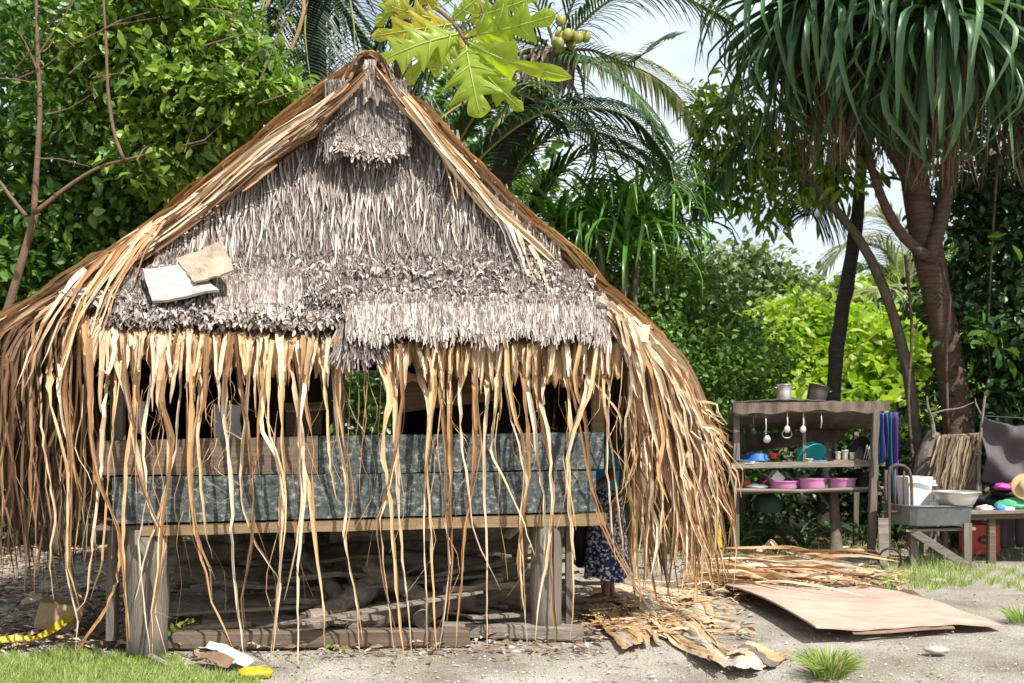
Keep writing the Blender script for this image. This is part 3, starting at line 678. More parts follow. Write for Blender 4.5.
for i, wy in enumerate(ways):
    facade = wy[0][1] < 300
    o = -.34 + R.uniform(-.05, .05) if not facade else -.02
    offs = [0.0] * len(wy) if not facade else [offy(y) - .02 for x, y in wy]
    if not facade: offs = [.40 if j == 0 else R.gauss(0, .03) for j in range(len(wy))]
    hang(wy, o, R.uniform(.026, .040), 'strip_pale' if i % 2 else 'strip', 26, .45, offs)
    if not facade and i % 3 == 0 and len(wy) > 4 and i < 48:      # a second strip beside it
        w2 = [(x + R.uniform(2, 6) * (1 if j < 3 else .4) + R.gauss(0, 1.5), y + (R.uniform(-2, 2) if j < len(wy) - 1 else -R.uniform(0, 60))) for j, (x, y) in enumerate(wy)]
        hang(w2, o - .02, R.uniform(.018, .030), 'strip' if i % 4 else 'strip_dark', 18, 1.2)
# dense upper fringe that gathers into the long strips
anch = sorted(set(int(w_[min(2, len(w_)-1)][0]) for w_ in ways if w_[0][1] > 300 and w_[0][1] < 360 and w_[0][0] > 80))
for k in range(132):
    x = 80 + (614 - 80) * (k + R.uniform(-.4, .4)) / 132
    if 342 < x < 368: continue
    a = min(anch, key=lambda q: abs(q - x)); e = R.choice([R.uniform(368, 392), R.uniform(378, 425), R.uniform(366, 388), R.uniform(372, 400)])
    xa = lerp(x, a + R.uniform(-4, 4), .8) - (6 if x < 230 else 0)
    y0 = pl(x, [80, 130, 340, 370, 614], [302, 312, 324, 332, 320])
    hang([(x + 3, y0), (lerp(x, xa, .35), lerp(y0, 374, .45)), (lerp(x, xa, .85), 374), (xa, e)], -.32 + R.uniform(-.06, .05), R.uniform(.034, .066), R.choice(['strip_pale', 'strip_pale', 'strip_pale', 'strip']), 16, .8, [.46, .04, 0, .04], wn=.05)
mb = MB()
for k in range(70):
    x = R.uniform(70, 640); y0 = R.uniform(330, 420); L_ = R.uniform(60, 230); pp = resample([Hh(x + R.gauss(0, 2.5) * j, y0 + L_ * j / 5, -.3 + R.gauss(0, .03)) for j in range(6)], 12)
    ribbons(mb, [pp], R.uniform(.004, .011) * np.linspace(1, .2, 12)[None], FN, .3, R.uniform(-1, 1) + np.cumsum(NR.normal(0, .3, (1, 12)), 1))
part('loose_fibres', mb, 'strip', hut, kind='stuff')
# tan sheets of overlapped leaf bases behind the fringe, ragged below
for k in range(14):
    x0 = 82 + k * 38.5; x1 = x0 + 40
    if 338 < x0 + 20 < 372: continue
    ph = R.uniform(0, 9); dp = R.uniform(366, 384) if k > 7 else R.uniform(362, 374)
    part('leaf_sheet', MB().grid(lambda u, v: Hh(lerp(x0, x1, u) + 2 * math.sin(v * 7 + ph), lerp(pl(x0, [82, 130, 340, 614], [306, 312, 326, 322]), dp + 5 * math.sin(u * 9 + ph) + 4 * math.sin(u * 31 + ph), v), lerp(.12, -.22, min(1, v * 2)) + .02 * math.sin(u * 22 + ph) + .05 * v * v * math.sin(u * 13 + ph)), 20, 8, (0, .006, 0)), 'leafsheet', hut, True)
# rolled brown leaf fold at the lower edges
for (xa, xb, y) in ((402, 440, 378), (498, 526, 372), (560, 590, 382), (595, 618, 376), (100, 130, 376), (255, 275, 372)):
    pts = [Hh(lerp(xa, xb, i / 7), y + R.gauss(0, 2.5), -.13) for i in range(8)]
    part('rolled_leaf', MB().tube(pts, [.02 + .018 * R.random() for _ in pts], 7, rough=.35), 'strip_dark', hut)
# right corner: fanned mass of strips that falls outward
def corner(n, m, indiv, seed):
    rr = random.Random(seed); mb = MB(); 
    for k in range(n):
        t = rr.random(); x0, y0 = lerp(598, 650, t) + rr.gauss(0, 5), lerp(302, 338, t) + rr.gauss(0, 4)
        s_ = rr.random() ** .8                               # how far out it hangs
        xs = lerp(628, 700, s_) + rr.gauss(0, 3); ys = lerp(386, 372, s_) + rr.gauss(0, 12) + 34 * s_
        xe = lerp(630, 732, s_ ** .9) + rr.gauss(0, 6); ye = rr.choice([rr.uniform(430, 520), rr.uniform(490, 570), rr.uniform(540, 612)]) - 14 * s_
        off = rr.uniform(-.35, 1.1) * (1 - .5 * s_)
        way = [(x0, y0), (lerp(x0, xs, .45), lerp(y0, ys, .32)), (lerp(x0, xs, .85), lerp(y0, ys, .75)), (xs + (xe-xs)*.1, ys + 14), (lerp(xs, xe, .5) + rr.gauss(0, 5), lerp(ys, ye, .45)), (lerp(xs, xe, .8) + rr.gauss(0, 7), lerp(ys, ye, .75)), (xe, ye)]
        if indiv: hang(way, min(off, -.05 - .2 * rr.random()), rr.uniform(.032, .048), m, 20, 1.2)
        else:
            pts = resample([Hh(x, y, off + rr.gauss(0, .03)) for x, y in way], 16, False)
            ribbons(mb, [pts], rr.choice([rr.uniform(.012, .025), rr.uniform(.025, .05)]) * np.interp(np.linspace(0, 1, 16), [0, .3, .9, 1], [.8, 1, .6, .1])[None] * NR.uniform(.8, 1.2, (1, 16)), FN, .4, rr.uniform(-1.2, 1.2) + np.cumsum(NR.normal(0, .25, 16))[None])
    if not indiv: part('corner_thatch', mb, m, hut, kind='stuff')
corner(170, 'strip', False, 3); corner(130, 'strip_dark', False, 4); corner(40, 'strip_pale', False, 14); corner(40, 'strip_pale', True, 5)
# left corner: long strips off the verge, the shade on them put into a darker colour
def lcorner(n, m, seed, indiv=False, x0r=(-45, 100), back=1.6):
    rr = random.Random(seed); mb = MB()
    for k in range(n):
        t = rr.random(); x0 = lerp(x0r[0], x0r[1], t); y0 = pl(x0, [-60, 0, 60, 100], [366, 332, 312, 304]) + rr.gauss(0, 5)
        u = rr.uniform(25, 70); xs = x0 - rr.uniform(4, 18); xe = xs + rr.gauss(0, 10)
        ye = rr.choice([rr.uniform(430, 520), rr.uniform(480, 570), rr.uniform(520, 600)]); off = rr.uniform(-.2, back)
        way = [(x0 + u, y0 - u * .60), (x0 + u * .5, y0 - u * .33), (x0, y0 + 2), (lerp(x0, xs, .8), y0 + 26), (xs, lerp(y0, ye, .4)), (lerp(xs, xe, .5) + rr.gauss(0, 5), lerp(y0, ye, .6)), (lerp(xs, xe, .8) + rr.gauss(0, 6), lerp(y0, ye, .8)), (xe, ye)]
        if indiv: hang(way, -.25 + .15 * rr.random(), rr.uniform(.022, .036), m, 20, 1.2, [.35, .2, .05, 0, 0, 0, 0, 0])
        else:
            oo = [.35, .2, .05, 0, 0, 0, 0, 0]; pts = resample([Hh(x, y, off + o_ + rr.gauss(0, .02)) for (x, y), o_ in zip(way, oo)], 18, False)
            ribbons(mb, [pts], rr.uniform(.014, .034) * np.interp(np.linspace(0, 1, 18), [0, .1, .3, .9, 1], [.2, .8, 1, .6, .1])[None] * NR.uniform(.8, 1.2, (1, 18)), FN, .4, rr.uniform(-1.3, 1.3) + np.cumsum(NR.normal(0, .2, 18))[None])
    if not indiv: part('corner_thatch', mb, m, hut, kind='stuff')
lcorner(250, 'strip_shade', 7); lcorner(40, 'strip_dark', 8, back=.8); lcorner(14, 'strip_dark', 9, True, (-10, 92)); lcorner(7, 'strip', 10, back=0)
# long loose strips over the left verge
for k in range(15):
    x = R.uniform(60, 215); y = pl(x, [0, 60, 120, 218], [326, 286, 246, 180]) + R.uniform(-2, 10); e = R.uniform(70, 125)
    hang([(x + 14, y - 10), (x, y + 4), (x - e * .32, y + e * .5), (x - e * .5, y + e)], .02, R.uniform(.018, .032), R.choice(['strip', 'strip_pale']), 12, .8, [offy(y) - .1, offy(y) - .25, offy(y + e * .5) - .33, offy(min(340, y + e)) - .33])
for k in range(9):
    x = R.uniform(395, 560); y = pl(x, [371, 430, 492, 566], [60, 126, 200, 272]) + R.uniform(2, 10); e = R.uniform(35, 80)
    hang([(x - 6, y - 8), (x, y + 6), (x + e * .18, y + e * .55), (x + e * .3, y + e)], .0, R.uniform(.018, .03), R.choice(['strip', 'thatch_pale', 'strip_pale']), 10, .8, [offy(y) - .15, offy(y) - .22, offy(y + e * .5) - .22, offy(min(340, y + e)) - .2])
# side eaves running back: shaggy hanging thatch (stuff)
def side_eave(Cn, sgn, seed):
    rr = random.Random(seed); mb = MB()
    for k in range(380):
        t = rr.random(); b = Cn + Vd * (.5 + 3.6 * t) + Vector((0, 0, rr.uniform(-.05, .12))); L_ = rr.uniform(.5, 1.5); o = U * sgn
        pts = resample([b - o * .2 + Vector((0, 0, .12)), b, b + o * .1 + Vector((0, 0, -.25)), b + o * rr.uniform(0, .3) + Vd * rr.gauss(0, .1) + Vector((0, 0, -L_))], 9)
        ribbons(mb, [pts], rr.uniform(.03, .045) * np.array([[1, 1, 1, 1, .9, .8, .7, .5, .1]]), np.array(o), .3, np.cumsum(NR.normal(0, .25, 9))[None])
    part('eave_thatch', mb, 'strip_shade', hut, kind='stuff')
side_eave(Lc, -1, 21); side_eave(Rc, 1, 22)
# ================================================================== loose things on and in the hut
def sheet4(name, q, offs, m, label, cat, th=.012, nu=10, nv=8, wav=.01, group=None, fn=Hh):
    c4 = [fn(x, y, o) for (x, y), o in zip(q, offs)]; ph = R.uniform(0, 9)
    n = (c4[1] - c4[0]).cross(c4[3] - c4[0]).normalized()
    mb = MB().grid(lambda u, v: c4[0].lerp(c4[1], u).lerp(c4[3].lerp(c4[2], u), v) + n * (wav * math.sin(u * 5 + ph) * math.cos(v * 6 + ph)) + Vector((R.uniform(-.3, .3) * wav, 0, R.uniform(-.3, .3) * wav)), nu, nv, n * th)
    return single(name, mb, m, label, cat, group)
sheet4('board_scrap', [(142, 268), (192, 264), (219, 291), (152, 300)], [.02, .0, -.22, -.20], 'bleached', 'bleached white flat scrap lying on the lower thatch', 'scrap', .02, wav=.012)
sheet4('cardboard_piece', [(176, 259), (222, 240), (234, 270), (194, 282)], [.06, .04, -.20, -.18], 'bleached_tan', 'folded tan cardboard piece lying on the thatch above the white scrap', 'cardboard', .015, wav=.016)
sheet4('hanging_cloth', [(212, 404), (240, 405), (242, 438), (214, 440)], [.55, .6, .6, .55], 'white', 'small white cloth hanging inside the hut opening', 'cloth', .006, wav=.02)
sheet4('pale_board', [(398, 380), (486, 372), (500, 398), (400, 411)], [.5, .5, .3, .35], 'wood_tan', 'pale wooden board slung inside the hut under the eave', 'board', .025, wav=.004)
sheet4('storage_box', [(286, 412), (322, 410), (322, 434), (286, 436)], [.5, .5, .5, .5], 'wood_plank', 'brown box with pale top standing inside behind the boards', 'box', .25, wav=.002)
sheet4('paper_sheet', [(284, 403), (322, 402), (326, 409), (286, 411)], [.5, .5, .4, .4], 'bleached_tan', 'pale sheet lying on the brown box inside the hut', 'paper', .01, wav=.004)
sheet4('plastic_bag', [(136, 400), (146, 402), (144, 436), (136, 432)], [.3, .3, .3, .3], 'white', 'thin pale plastic bag hanging at the left of the opening', 'bag', .01, wav=.02)

# timber sill and logs under the floor
def ontop(a, b, h): return a, b
single('timber_beam', MB().beam(G(150, 648, .06), G(470, 645, .05), .12, .12, .004, seg=6, warp=.006), 'wood_plank', 'long squared timber lying on the ground along the front of the hut', 'timber')
single('timber_offcut', MB().beam(G(405, 636, .05) + Vector((.28, 0, 0)), G(583, 640, .05), .14, .10, .004, seg=4, warp=.004), 'wood_grey', 'short squared timber at the foot of the right post', 'timber')
logs = [  # px0,py0,z0, px1,py1,z1, r, label
 (172, 622, .10, 352, 618, .12, .065, 'pale brown log lying flat behind the front timber'),
 (178, 608, .26, 330, 606, .24, .07, 'dark log resting on the pale brown log at the left'),
 (305, 641, .12, 400, 616, .34, .062, 'rounded log with a sawn end pointing down to the left'),
 (352, 634, .10, 470, 622, .20, .06, 'grey log slanting up behind the middle strips'),
 (180, 600, .40, 340, 596, .42, .075, 'thick dark log on the upper left of the pile'),
 (330, 585, .28, 356, 640, .06, .05, 'thin crooked log leaning toward the front'),
 (340, 612, .38, 420, 600, .16, .06, 'mid brown log crossing the middle of the pile'),
 (395, 606, .38, 500, 602, .30, .065, 'brown log under the tarred boards at the right'),
 (400, 598, .46, 515, 596, .44, .05, 'slim straight pole high on the right of the pile'),
 (430, 620, .17, 525, 612, .14, .08, 'thick grey log beside the right post'),
 (200, 590, .52, 350, 588, .54, .06, 'dark pole at the very top left of the pile'),
 (340, 592, .55, 455, 590, .52, .06, 'dark pole at the top middle of the pile'),
 (460, 600, .22, 528, 570, .60, .04, 'thin pole leaning up against the right post'),
 (395, 590, .12, 455, 585, .70, .028, 'thin stick standing aslant in the pile'),
 (240, 596, .30, 430, 600, .50, .055, 'brown log sloping up to the right across the back of the pile'),
 (330, 604, .62, 500, 600, .60, .06, 'long dark log on top of the right half of the pile'),
 (420, 634, .12, 520, 606, .34, .045, 'short grey log crossing in front of the right post'),
 (220, 628, .22, 300, 600, .44, .045, 'slanting grey log near the left post'),
 (285, 600, .56, 345, 630, .22, .04, 'forked grey branch lying down over the middle of the pile'),
 (370, 622, .42, 440, 634, .18, .05, 'stubby brown log end poking out between the middle strips'),
 (205, 632, .05, 320, 630, .05, .055, 'low half buried log just behind the timber'),
]
for (x0, y0, z0, x1, y1, z1, r, lb) in logs:
    r *= 1.45
    a = G(x0, y0, z0); b = G(x1, y1, z1); pts = [a.lerp(b, t) + Vector((0, R.gauss(0, .012), R.gauss(0, .012))) for t in np.linspace(0, 1, 7)]
    lg = thing('log', lb, 'log', (a.x/2 + b.x/2, a.y/2 + b.y/2, min(a.z, b.z) - r), 'logs stacked under the hut')
    part('bark', MB().tube(pts, [r * R.uniform(.9, 1.1) for _ in pts], 10, cap=False, rough=.07), 'log', lg, True)
    for e, d in ((pts[0], pts[0] - pts[1]), (pts[-1], pts[-1] - pts[-2])):
        d.normalize(); part('sawn_end', MB().tube([e - d * .004, e + d * .003], r * .96, 10), 'wood_grey', lg)
mb = MB()
for k in range(70):
    x = R.uniform(160, 520); y = R.uniform(600, 638); a = G(x, y, R.uniform(.03, .42)); L_ = R.uniform(.3, .9); an = R.gauss(0, .35)
    d = Vector((math.cos(an), math.sin(an), R.gauss(0, .12))); mb.tube([a, a + d * L_ * .5 + Vector((0, R.gauss(0, .02), R.gauss(0, .02))), a + d * L_], R.uniform(.010, .026), 6, rough=.1)
single('firewood_sticks', mb, 'log', kind='stuff', label='jumble of thin firewood sticks between the logs under the hut')
for (x0, y0, z0, x1, y1, z1, ww, hh, lb) in [
  (165, 640, .19, 310, 632, .20, .12, .025, 'flat weathered board on top of the front timber at the left'),
  (345, 628, .30, 500, 618, .36, .14, .025, 'flat grey board tilted over the logs near the right post'),
  (300, 652, .20, 480, 632, .30, .10, .02, 'long narrow plank slanting across the front of the pile'),
  (190, 600, .63, 400, 598, .64, .2, .03, 'wide dark board laid on top of the whole pile'),
  (470, 640, .16, 540, 632, .14, .09, .02, 'short thin board on the right end of the timber')]:
    single('loose_board', MB().beam(G(x0, y0, z0), G(x1, y1, z1), ww, hh, .002, seg=5, warp=.004), 'wood_grey' if hh < .026 else 'log', lb, 'board', 'loose boards on the log pile')

# ================================================================== ground things at the left
a = G(52, 632); bx = thing('cardboard_box', 'squashed brown cardboard box on the litter at the left', 'box', a)
rz = Matrix.Rotation(.5, 3, 'Z') @ Matrix.Rotation(.25, 3, 'Y')
part('side', MB().box(a + Vector((.05, 0, .12)), (.30, .22, .20), rz, .012), 'cardboard', bx)
for s_ in (-1, 1):
    part('flap', MB().box(a + Vector((.05 + s_ * .2, 0, .24)), (.14, .20, .006), rz @ Matrix.Rotation(s_ * .5, 3, 'Y'), .004), 'cardboard', bx)
M['yellow'] = flat('yellow_plastic', (.50, .37, .03), .45, var=.15, bump=.2)
def crumple(name, c, size, m, label, cat, seed, n=14, flatz=.5, amp=.25, rotz=0, group=None, parent=None):
    rr = random.Random(seed); ph = [rr.uniform(0, 6) for _ in range(6)]; V = []; Q = []
    nv = n // 2; cz, sz = math.cos(rotz), math.sin(rotz)
    for j in range(nv + 1):
        th = math.pi * j / nv
        for i in range(n):
            fi = 2 * math.pi * i / n
            d = Vector((math.sin(th) * math.cos(fi), math.sin(th) * math.sin(fi), math.cos(th)))
            r = 1 + amp * (math.sin(3 * fi + ph[0] + 2 * th) * .5 + math.sin(5 * fi + ph[1]) * .3 * math.sin(4 * th + ph[2]) + math.sin(7 * th + ph[3]) * .25) + amp * .35 * abs(math.sin(9 * fi + 5 * math.sin(3 * th + ph[4]) + ph[5])) + rr.uniform(-amp, amp) * .25
            x, y, z = d.x * size[0] * r, d.y * size[1] * r, max(-size[2] * .8, d.z * size[2] * r)
            V.append((c[0] + x * cz - y * sz, c[1] + x * sz + y * cz, c[2] + size[2] * .8 + z))
    Q = [(j*n+i, j*n+(i+1) % n, (j+1)*n+(i+1) % n, (j+1)*n+i) for j in range(nv) for i in range(n)]
    mb = MB().add(V, Q)
    if parent is not None: return part(name, mb, m, parent, True)
    return single(name, mb, m, label, cat, group, smooth=True)
def ribbon_cloth(name, way, width, m, label, cat, th=.004, nref=(0, -.3, 1)):
    pts = resample(way, 16); mb = MB()
    ribbons(mb, [pts], width * np.interp(np.linspace(0, 1, 16), [0, .2, .5, .8, 1], NR.uniform(.6, 1.2, 5))[None], np.array(nref), .3, NR.normal(0, .10, (1, 16)))
    o = single(name, mb, m, label, cat); s_ = o.modifiers.new('thick', 'SOLIDIFY'); s_.thickness = th; return o
ribbon_cloth('yellow_cloth', [G(-25, 652, .03), G(10, 648, .05), G(35, 645, .04), G(55, 640, .07), G(72, 634, .12)], .075, 'yellow', 'yellow crumpled cloth strip on the ground at the left edge', 'cloth', .012)
M['paperw'] = flat('white_paper', (.72, .70, .66), .8, var=.08, bump=.3)
ribbon_cloth('white_paper', [G(205, 655, .05), G(222, 660, .06), G(236, 665, .03), G(246, 670, .02)], .10, 'paperw', 'torn white paper lying on the gravel below the middle of the hut', 'paper')
crumple('banana_skin', G(254, 677), (.10, .06, .03), 'yellow', 'yellow crumpled skin in the grass at the bottom edge', 'skin', 5, amp=.4)
ribbon_cloth('husk_piece', [G(196, 664, .02), G(212, 666, .05), G(228, 672, .03)], .10, 'litter' if 'litter' in M else 'strip', 'curled brown husk beside the white paper', 'husk')
ribbon_cloth('bleached_leaf', [G(135, 655, .02), G(150, 661, .03), G(168, 668, .02)], .035, 'thatch_pale', 'small bleached leaf strip lying at the edge of the grass', 'leaf')

# ================================================================== right foreground
M['ply'] = mat('plywood', [(.33, .22, .17), (.49, .36, .29), (.57, .445, .37)], .75, 3.2, bump=.2, bscale=18, stretch=(1, 1.8, 1), detail=12)
M['ply_edge'] = flat('plywood_edge', (.20, .13, .09), .85, var=.3)
pc = [P(722, 588, 9.45), P(868, 587, 9.35), P(1003, 630, 7.55), P(816, 643, 7.02)]
pc[0].z = .05; pc[1].z = .03; pc[2].z = .03; pc[3].z = .12
ply = thing('plywood_sheet', 'worn pinkish plywood sheet lying on the ground beside the hut', 'plywood', (2.2, 8.2, 0))
def plyf(u, v): return pc[0].lerp(pc[1], u).lerp(pc[3].lerp(pc[2], u), v) + Vector((0, 0, .015 * math.sin(u * 7 + 3 * v) + .03 * math.sin(math.pi * v) ))
def plyf2(u, v):
    p = plyf(u, v)
    if v > .99: p = p + Vector((0, .025 * math.sin(u * 23) * math.sin(u * 7), 0))
    if u > .97: p = p + Vector((-.02 * math.sin(v * 19), 0, 0))
    return p
part('sheet', MB().grid(plyf2, 40, 30, (0, 0, -.014)), 'ply', ply)
part('delaminated_edge', MB().grid(lambda u, v: plyf(lerp(.18, .72, u), lerp(1.0, 1.012, v)) + Vector((0, 0, -.02 - .012 * v)), 24, 1, (0, 0, -.006)), 'ply_edge', ply)
def tuft(c, n, h, label):
    mb = MB(); a = NR.uniform(0, 6.3, n); r0 = .10 * np.sqrt(NR.random(n)); ln = h * NR.uniform(.6, 1.3, n); le = NR.uniform(.2, 1.1, n)
    dr = np.stack([np.cos(a), np.sin(a), 0 * a], -1); base = np.array(c) + dr * r0[:, None]
    path = np.stack([base + dr * (ln * le * t ** 1.6)[:, None] + np.array([0, 0, 1]) * (ln * (t - .45 * t * t * le))[:, None] for t in (0, .3, .6, .85, 1)], 1)
    ribbons(mb, path, np.array([1, 1, .8, .5, .1]) * .007 * NR.uniform(.7, 1.3, (n, 1)), np.array([0, -1, .3]), .2)
    single('grass_tuft', mb, 'grass', label, 'grass tuft')
tuft(G(829, 676), 420, .17, 'spiky grass tuft in front of the plywood sheet')
tuft(G(1022, 622), 130, .14, 'small grass tuft cut by the right edge of the picture')
M['stone'] = flat('grey_stone', (.40, .37, .34), .9, var=.2, bump=.6, bscale=20)
crumple('stone', G(937, 653), (.085, .05, .025), 'stone', 'flat grey stone on the gravel right of the grass tuft', 'stone', 9, amp=.18)
crumple('stone', G(938, 582), (.09, .05, .02), 'bleached_tan', 'pale brown flat stone at the edge of the grass', 'stone', 12, amp=.2)
# rolled and flattened leaf mats near the hut's right corner
def leafmat(q, rows, label, amp=.05, seed=1, z0=.035):
    rr = random.Random(seed); c4 = [G(x, y, z0) for x, y in q]; root = thing('leaf_mat', label, 'leaf mat', sum(c4, Vector()) / 4 - Vector((0, 0, z0)))
    for k in range(rows):
        v0 = k / rows; v1 = (k + 1.12) / rows; ph = rr.uniform(0, 6); hh = rr.uniform(0, amp); tl = rr.uniform(-.14, .10)
        f = lambda u, v: c4[0].lerp(c4[1], lerp(v0, v1, v) ).lerp(c4[3].lerp(c4[2], lerp(v0, v1, v)), u * (1 + tl)) + Vector((rr.gauss(0, .006), rr.gauss(0, .006), .35 * hh * (math.sin(u * 4 + ph * .3) * .5 + .6) + .012 * math.sin(v * 3.1) * math.sin(u * 9 + ph) + amp * .5 * math.sin(u * 5 + (v0 + v / rows) * 6 + seed) + rr.uniform(0, .008)))
        part('leaf', MB().grid(f, 16, 3, (0, 0, -.004)), rr.choice(['strip_pale', 'leafsheet', 'strip_pale', 'thatch_pale']), root)
leafmat([(584, 612), (648, 606), (668, 640), (622, 652)], 9, 'flat mat of pale dried leaves at the foot of the hut corner', .03, 1)
leafmat([(648, 628), (690, 622), (740, 660), (716, 676)], 9, 'ragged folded mat of dried leaves pointing at the grass tuft', .06, 2)
leafmat([(712, 662), (758, 652), (798, 660), (742, 680)], 6, 'curled tan leaf sheet on the ground left of the grass tuft', .05, 3)
leafmat([(586, 596), (640, 586), (700, 600), (640, 618)], 8, 'spread pale leaf mat behind the hanging strips', .04, 4)
leafmat([(618, 606), (700, 600), (720, 626), (668, 632)], 8, 'loose brown leaf mat under the longest hanging strips', .05, 6)
# long dry strips on the ground
words_c = ['thin', 'broad', 'curled', 'pale', 'brown', 'split', 'twisted', 'straight']
def ground_strips():
    data = []
    for k in range(46):
        x0 = R.uniform(680, 810); y0 = R.uniform(566, 596); data.append((x0, y0, x0 + R.uniform(50, 120), y0 + R.uniform(-8, 12)))
    g = 'dry leaf stalks lying beyond the plywood sheet'
    looks = [('thin', 'curled'), ('broad', 'flat'), ('split', 'pale'), ('twisted', 'brown'), ('long', 'straight'), ('short', 'bent')]
    for i, (x0, y0, x1, y1) in enumerate(data):
        z = .02 + .004 * i
        a = G(x0, y0, z * 1.3); b = G(x1, y1, z); d = b - a
        way = [a, a + d * .3 + Vector((0, R.gauss(0, .09), .03)), a + d * .65 + Vector((0, R.gauss(0, .10), .04)), b]
        mb = MB(); ribbons(mb, [resample(way, 14)], R.uniform(.022, .06) * np.array([[.3, .6, .9, 1, 1, 1, 1, 1, .9, .8, .6, .5, .3, .1]]), np.array([0, -.3, 1]), -.5, R.uniform(-.8, .8) + np.cumsum(NR.normal(0, .2, (1, 14)), 1))
        m_ = R.choice(['strip', 'strip_dark', 'strip_dark', 'strip_pale', 'strip']); tone = {'strip': 'tan', 'strip_dark': 'dark brown', 'strip_pale': 'pale straw coloured'}[m_]
        where = 'at the hut end of' if x0 < 725 else ('in the middle of' if x0 < 770 else 'at the grass end of'); sz = 'short' if x1 - x0 < 75 else 'long'
        row = 'front' if y0 > 582 else 'back'
        single('dry_stalk', mb, m_, '%s %s leaf stalk %s the heap, %s row' % (sz, tone, where, row), 'leaf stalk', g)
ground_strips()
mb = MB(); K = 320
px = np.concatenate([NR.uniform(590, 730, 130), NR.uniform(700, 830, 130), NR.uniform(820, 905, 60)]); py = np.concatenate([NR.uniform(586, 640, 130), NR.uniform(562, 592, 130), NR.uniform(574, 588, 60)])
Yy = 1500 / (py - 430); Xx = (px - 512) / 1000 * Yy; an = NR.uniform(-.9, .9, K) + np.where(NR.random(K) < .3, 1.2, 0); Ls = NR.uniform(.15, .55, K)
S = 7; tt = np.linspace(-.5, .5, S); cv = NR.normal(0, .5, K)
ax = an[:, None] + cv[:, None] * tt
pth = np.stack([Xx[:, None] + np.cos(ax) * tt * Ls[:, None], Yy[:, None] + np.sin(ax) * tt * Ls[:, None] * .8, NR.uniform(.01, .09, (K, 1)) + NR.normal(0, .01, (K, S))], -1)
ribbons(mb, pth, NR.uniform(.010, .034, (K, 1)) * np.array([.4, .9, 1, 1, 1, .8, .2]), np.array([0, -.2, 1]), -.2, NR.normal(0, .3, (K, S)))
single('dry_leaf_litter', mb, 'strip', kind='stuff', label='heap of fallen dried leaf strips at the right corner of the hut')
# bent dry sheath standing behind
ribbon_cloth('dry_sheath', [G(752, 558, .0), P(756, 553, 11.6), P(766, 546, 11.6), P(771, 541, 11.5), P(776, 548, 11.5)], .06, 'strip_pale', 'bent pale leaf sheath sticking up from the heap', 'leaf sheath', .006, (0, -1, 0))
# @@PART2@@
# ================================================================== kitchen rack
def V3(px, py, Y): return P(px, py, Y)
def mat_simple(n, c, r=.4, me=0., v=.1, **k): M[n] = flat(n, c, r, me, v, **k)
mat_simple('steel', (.74, .73, .73), .36, .7, .08); mat_simple('sooty', (.16, .15, .15), .32, .75, .5)
mat_simple('pink', (.74, .30, .58), .38, 0, .05); mat_simple('teal', (.06, .42, .38), .35); mat_simple('blue', (.035, .13, .42), .5); mat_simple('navy', (.02, .03, .13), .85); mat_simple('purple', (.16, .05, .24), .85); mat_simple('deepteal', (.02, .12, .16), .85)
mat_simple('red', (.55, .07, .03), .4); mat_simple('cream', (.72, .66, .56), .45); mat_simple('black', (.018, .018, .02), .55)
mat_simple('magenta', (.62, .06, .36), .5); mat_simple('orange', (.75, .22, .06), .7); mat_simple('greencloth', (.10, .38, .20), .8)
mat_simple('bluecloth', (.08, .30, .62), .8); mat_simple('greycloth', (.10, .085, .095), .8, 0, .2); mat_simple('redcrate', (.50, .055, .03), .45, 0, .15)
mat_simple('zinc', (.17, .185, .19), .5, .4, .25, bump=.2); mat_simple('rust', (.10, .07, .055), .7, .3, .4, bump=.4)
mat_simple('darknet', (.02, .05, .035), .8); mat_simple('straw', (.52, .38, .19), .8, 0, .2)
M['tarp'] = mat('rack_sheet_brown', [(.07, .05, .04), (.15, .11, .085), (.24, .185, .15)], .7, 5, bump=.3, bscale=20)
rack = thing('kitchen_rack', 'weathered open wooden kitchen rack with a sloping brown sheet roof', 'rack', P(805, 556, 12.0))
def rp(px, y0, y1, Y, w=.07, m='wood_v', top=0):
    a = P(px, y1, Y); a.z = max(a.z, -.02); part('post', MB().beam(a, P(px + top, y0, Y), w, w * .8, .004, seg=3, warp=.004), m, rack)
rp(736, 409, 556, 12.0, .075); rp(871, 412, 560, 11.7, .085, top=5); rp(804, 412, 468, 12.0, .04)
rp(742, 432, 545, 13.1, .07); rp(856, 432, 548, 13.1, .07); rp(887, 470, 562, 11.6, .06)
for k in range(3):
    part('shelf_board', MB().beam(P(730, 467, 11.95 + k * .27), P(895, 464, 11.95 + k * .27), .24, .03, .003), 'wood_grey', rack)
    part('shelf_board', MB().beam(P(733, 492, 11.93 + k * .27), P(882, 490, 11.93 + k * .27), .24, .03, .003), 'wood_plank', rack)
part('shelf_rail', MB().beam(P(728, 466, 11.8), P(898, 463, 11.8), .04, .07, .003), 'wood_grey', rack)
part('shelf_rail', MB().tube([P(733, 490, 11.8), P(800, 491, 11.8), P(884, 488, 11.8)], .022, 7), 'wood_grey', rack)
part('roof_rail', MB().beam(P(730, 410, 11.95), P(884, 410, 11.85), .05, .06, .003), 'wood_tan', rack)
part('roof_rail', MB().beam(P(734, 412, 11.9), P(748, 412, 11.9), .06, .10, .003), 'wood_grey', rack)
A_, B_, C_, D_ = P(733, 403, 11.75), P(889, 401, 11.7), P(866, 426, 13.0), P(722, 436, 13.2)
part('roof_sheet', MB().grid(lambda u, v: A_.lerp(B_, u).lerp(D_.lerp(C_, u), v) + Vector((0, 0, .004 * math.sin(u * 70) - .07 * math.sin(3.14 * v) + .03 * math.sin(u * 5))), 60, 8, (0, 0, .012)), 'tarp', rack)
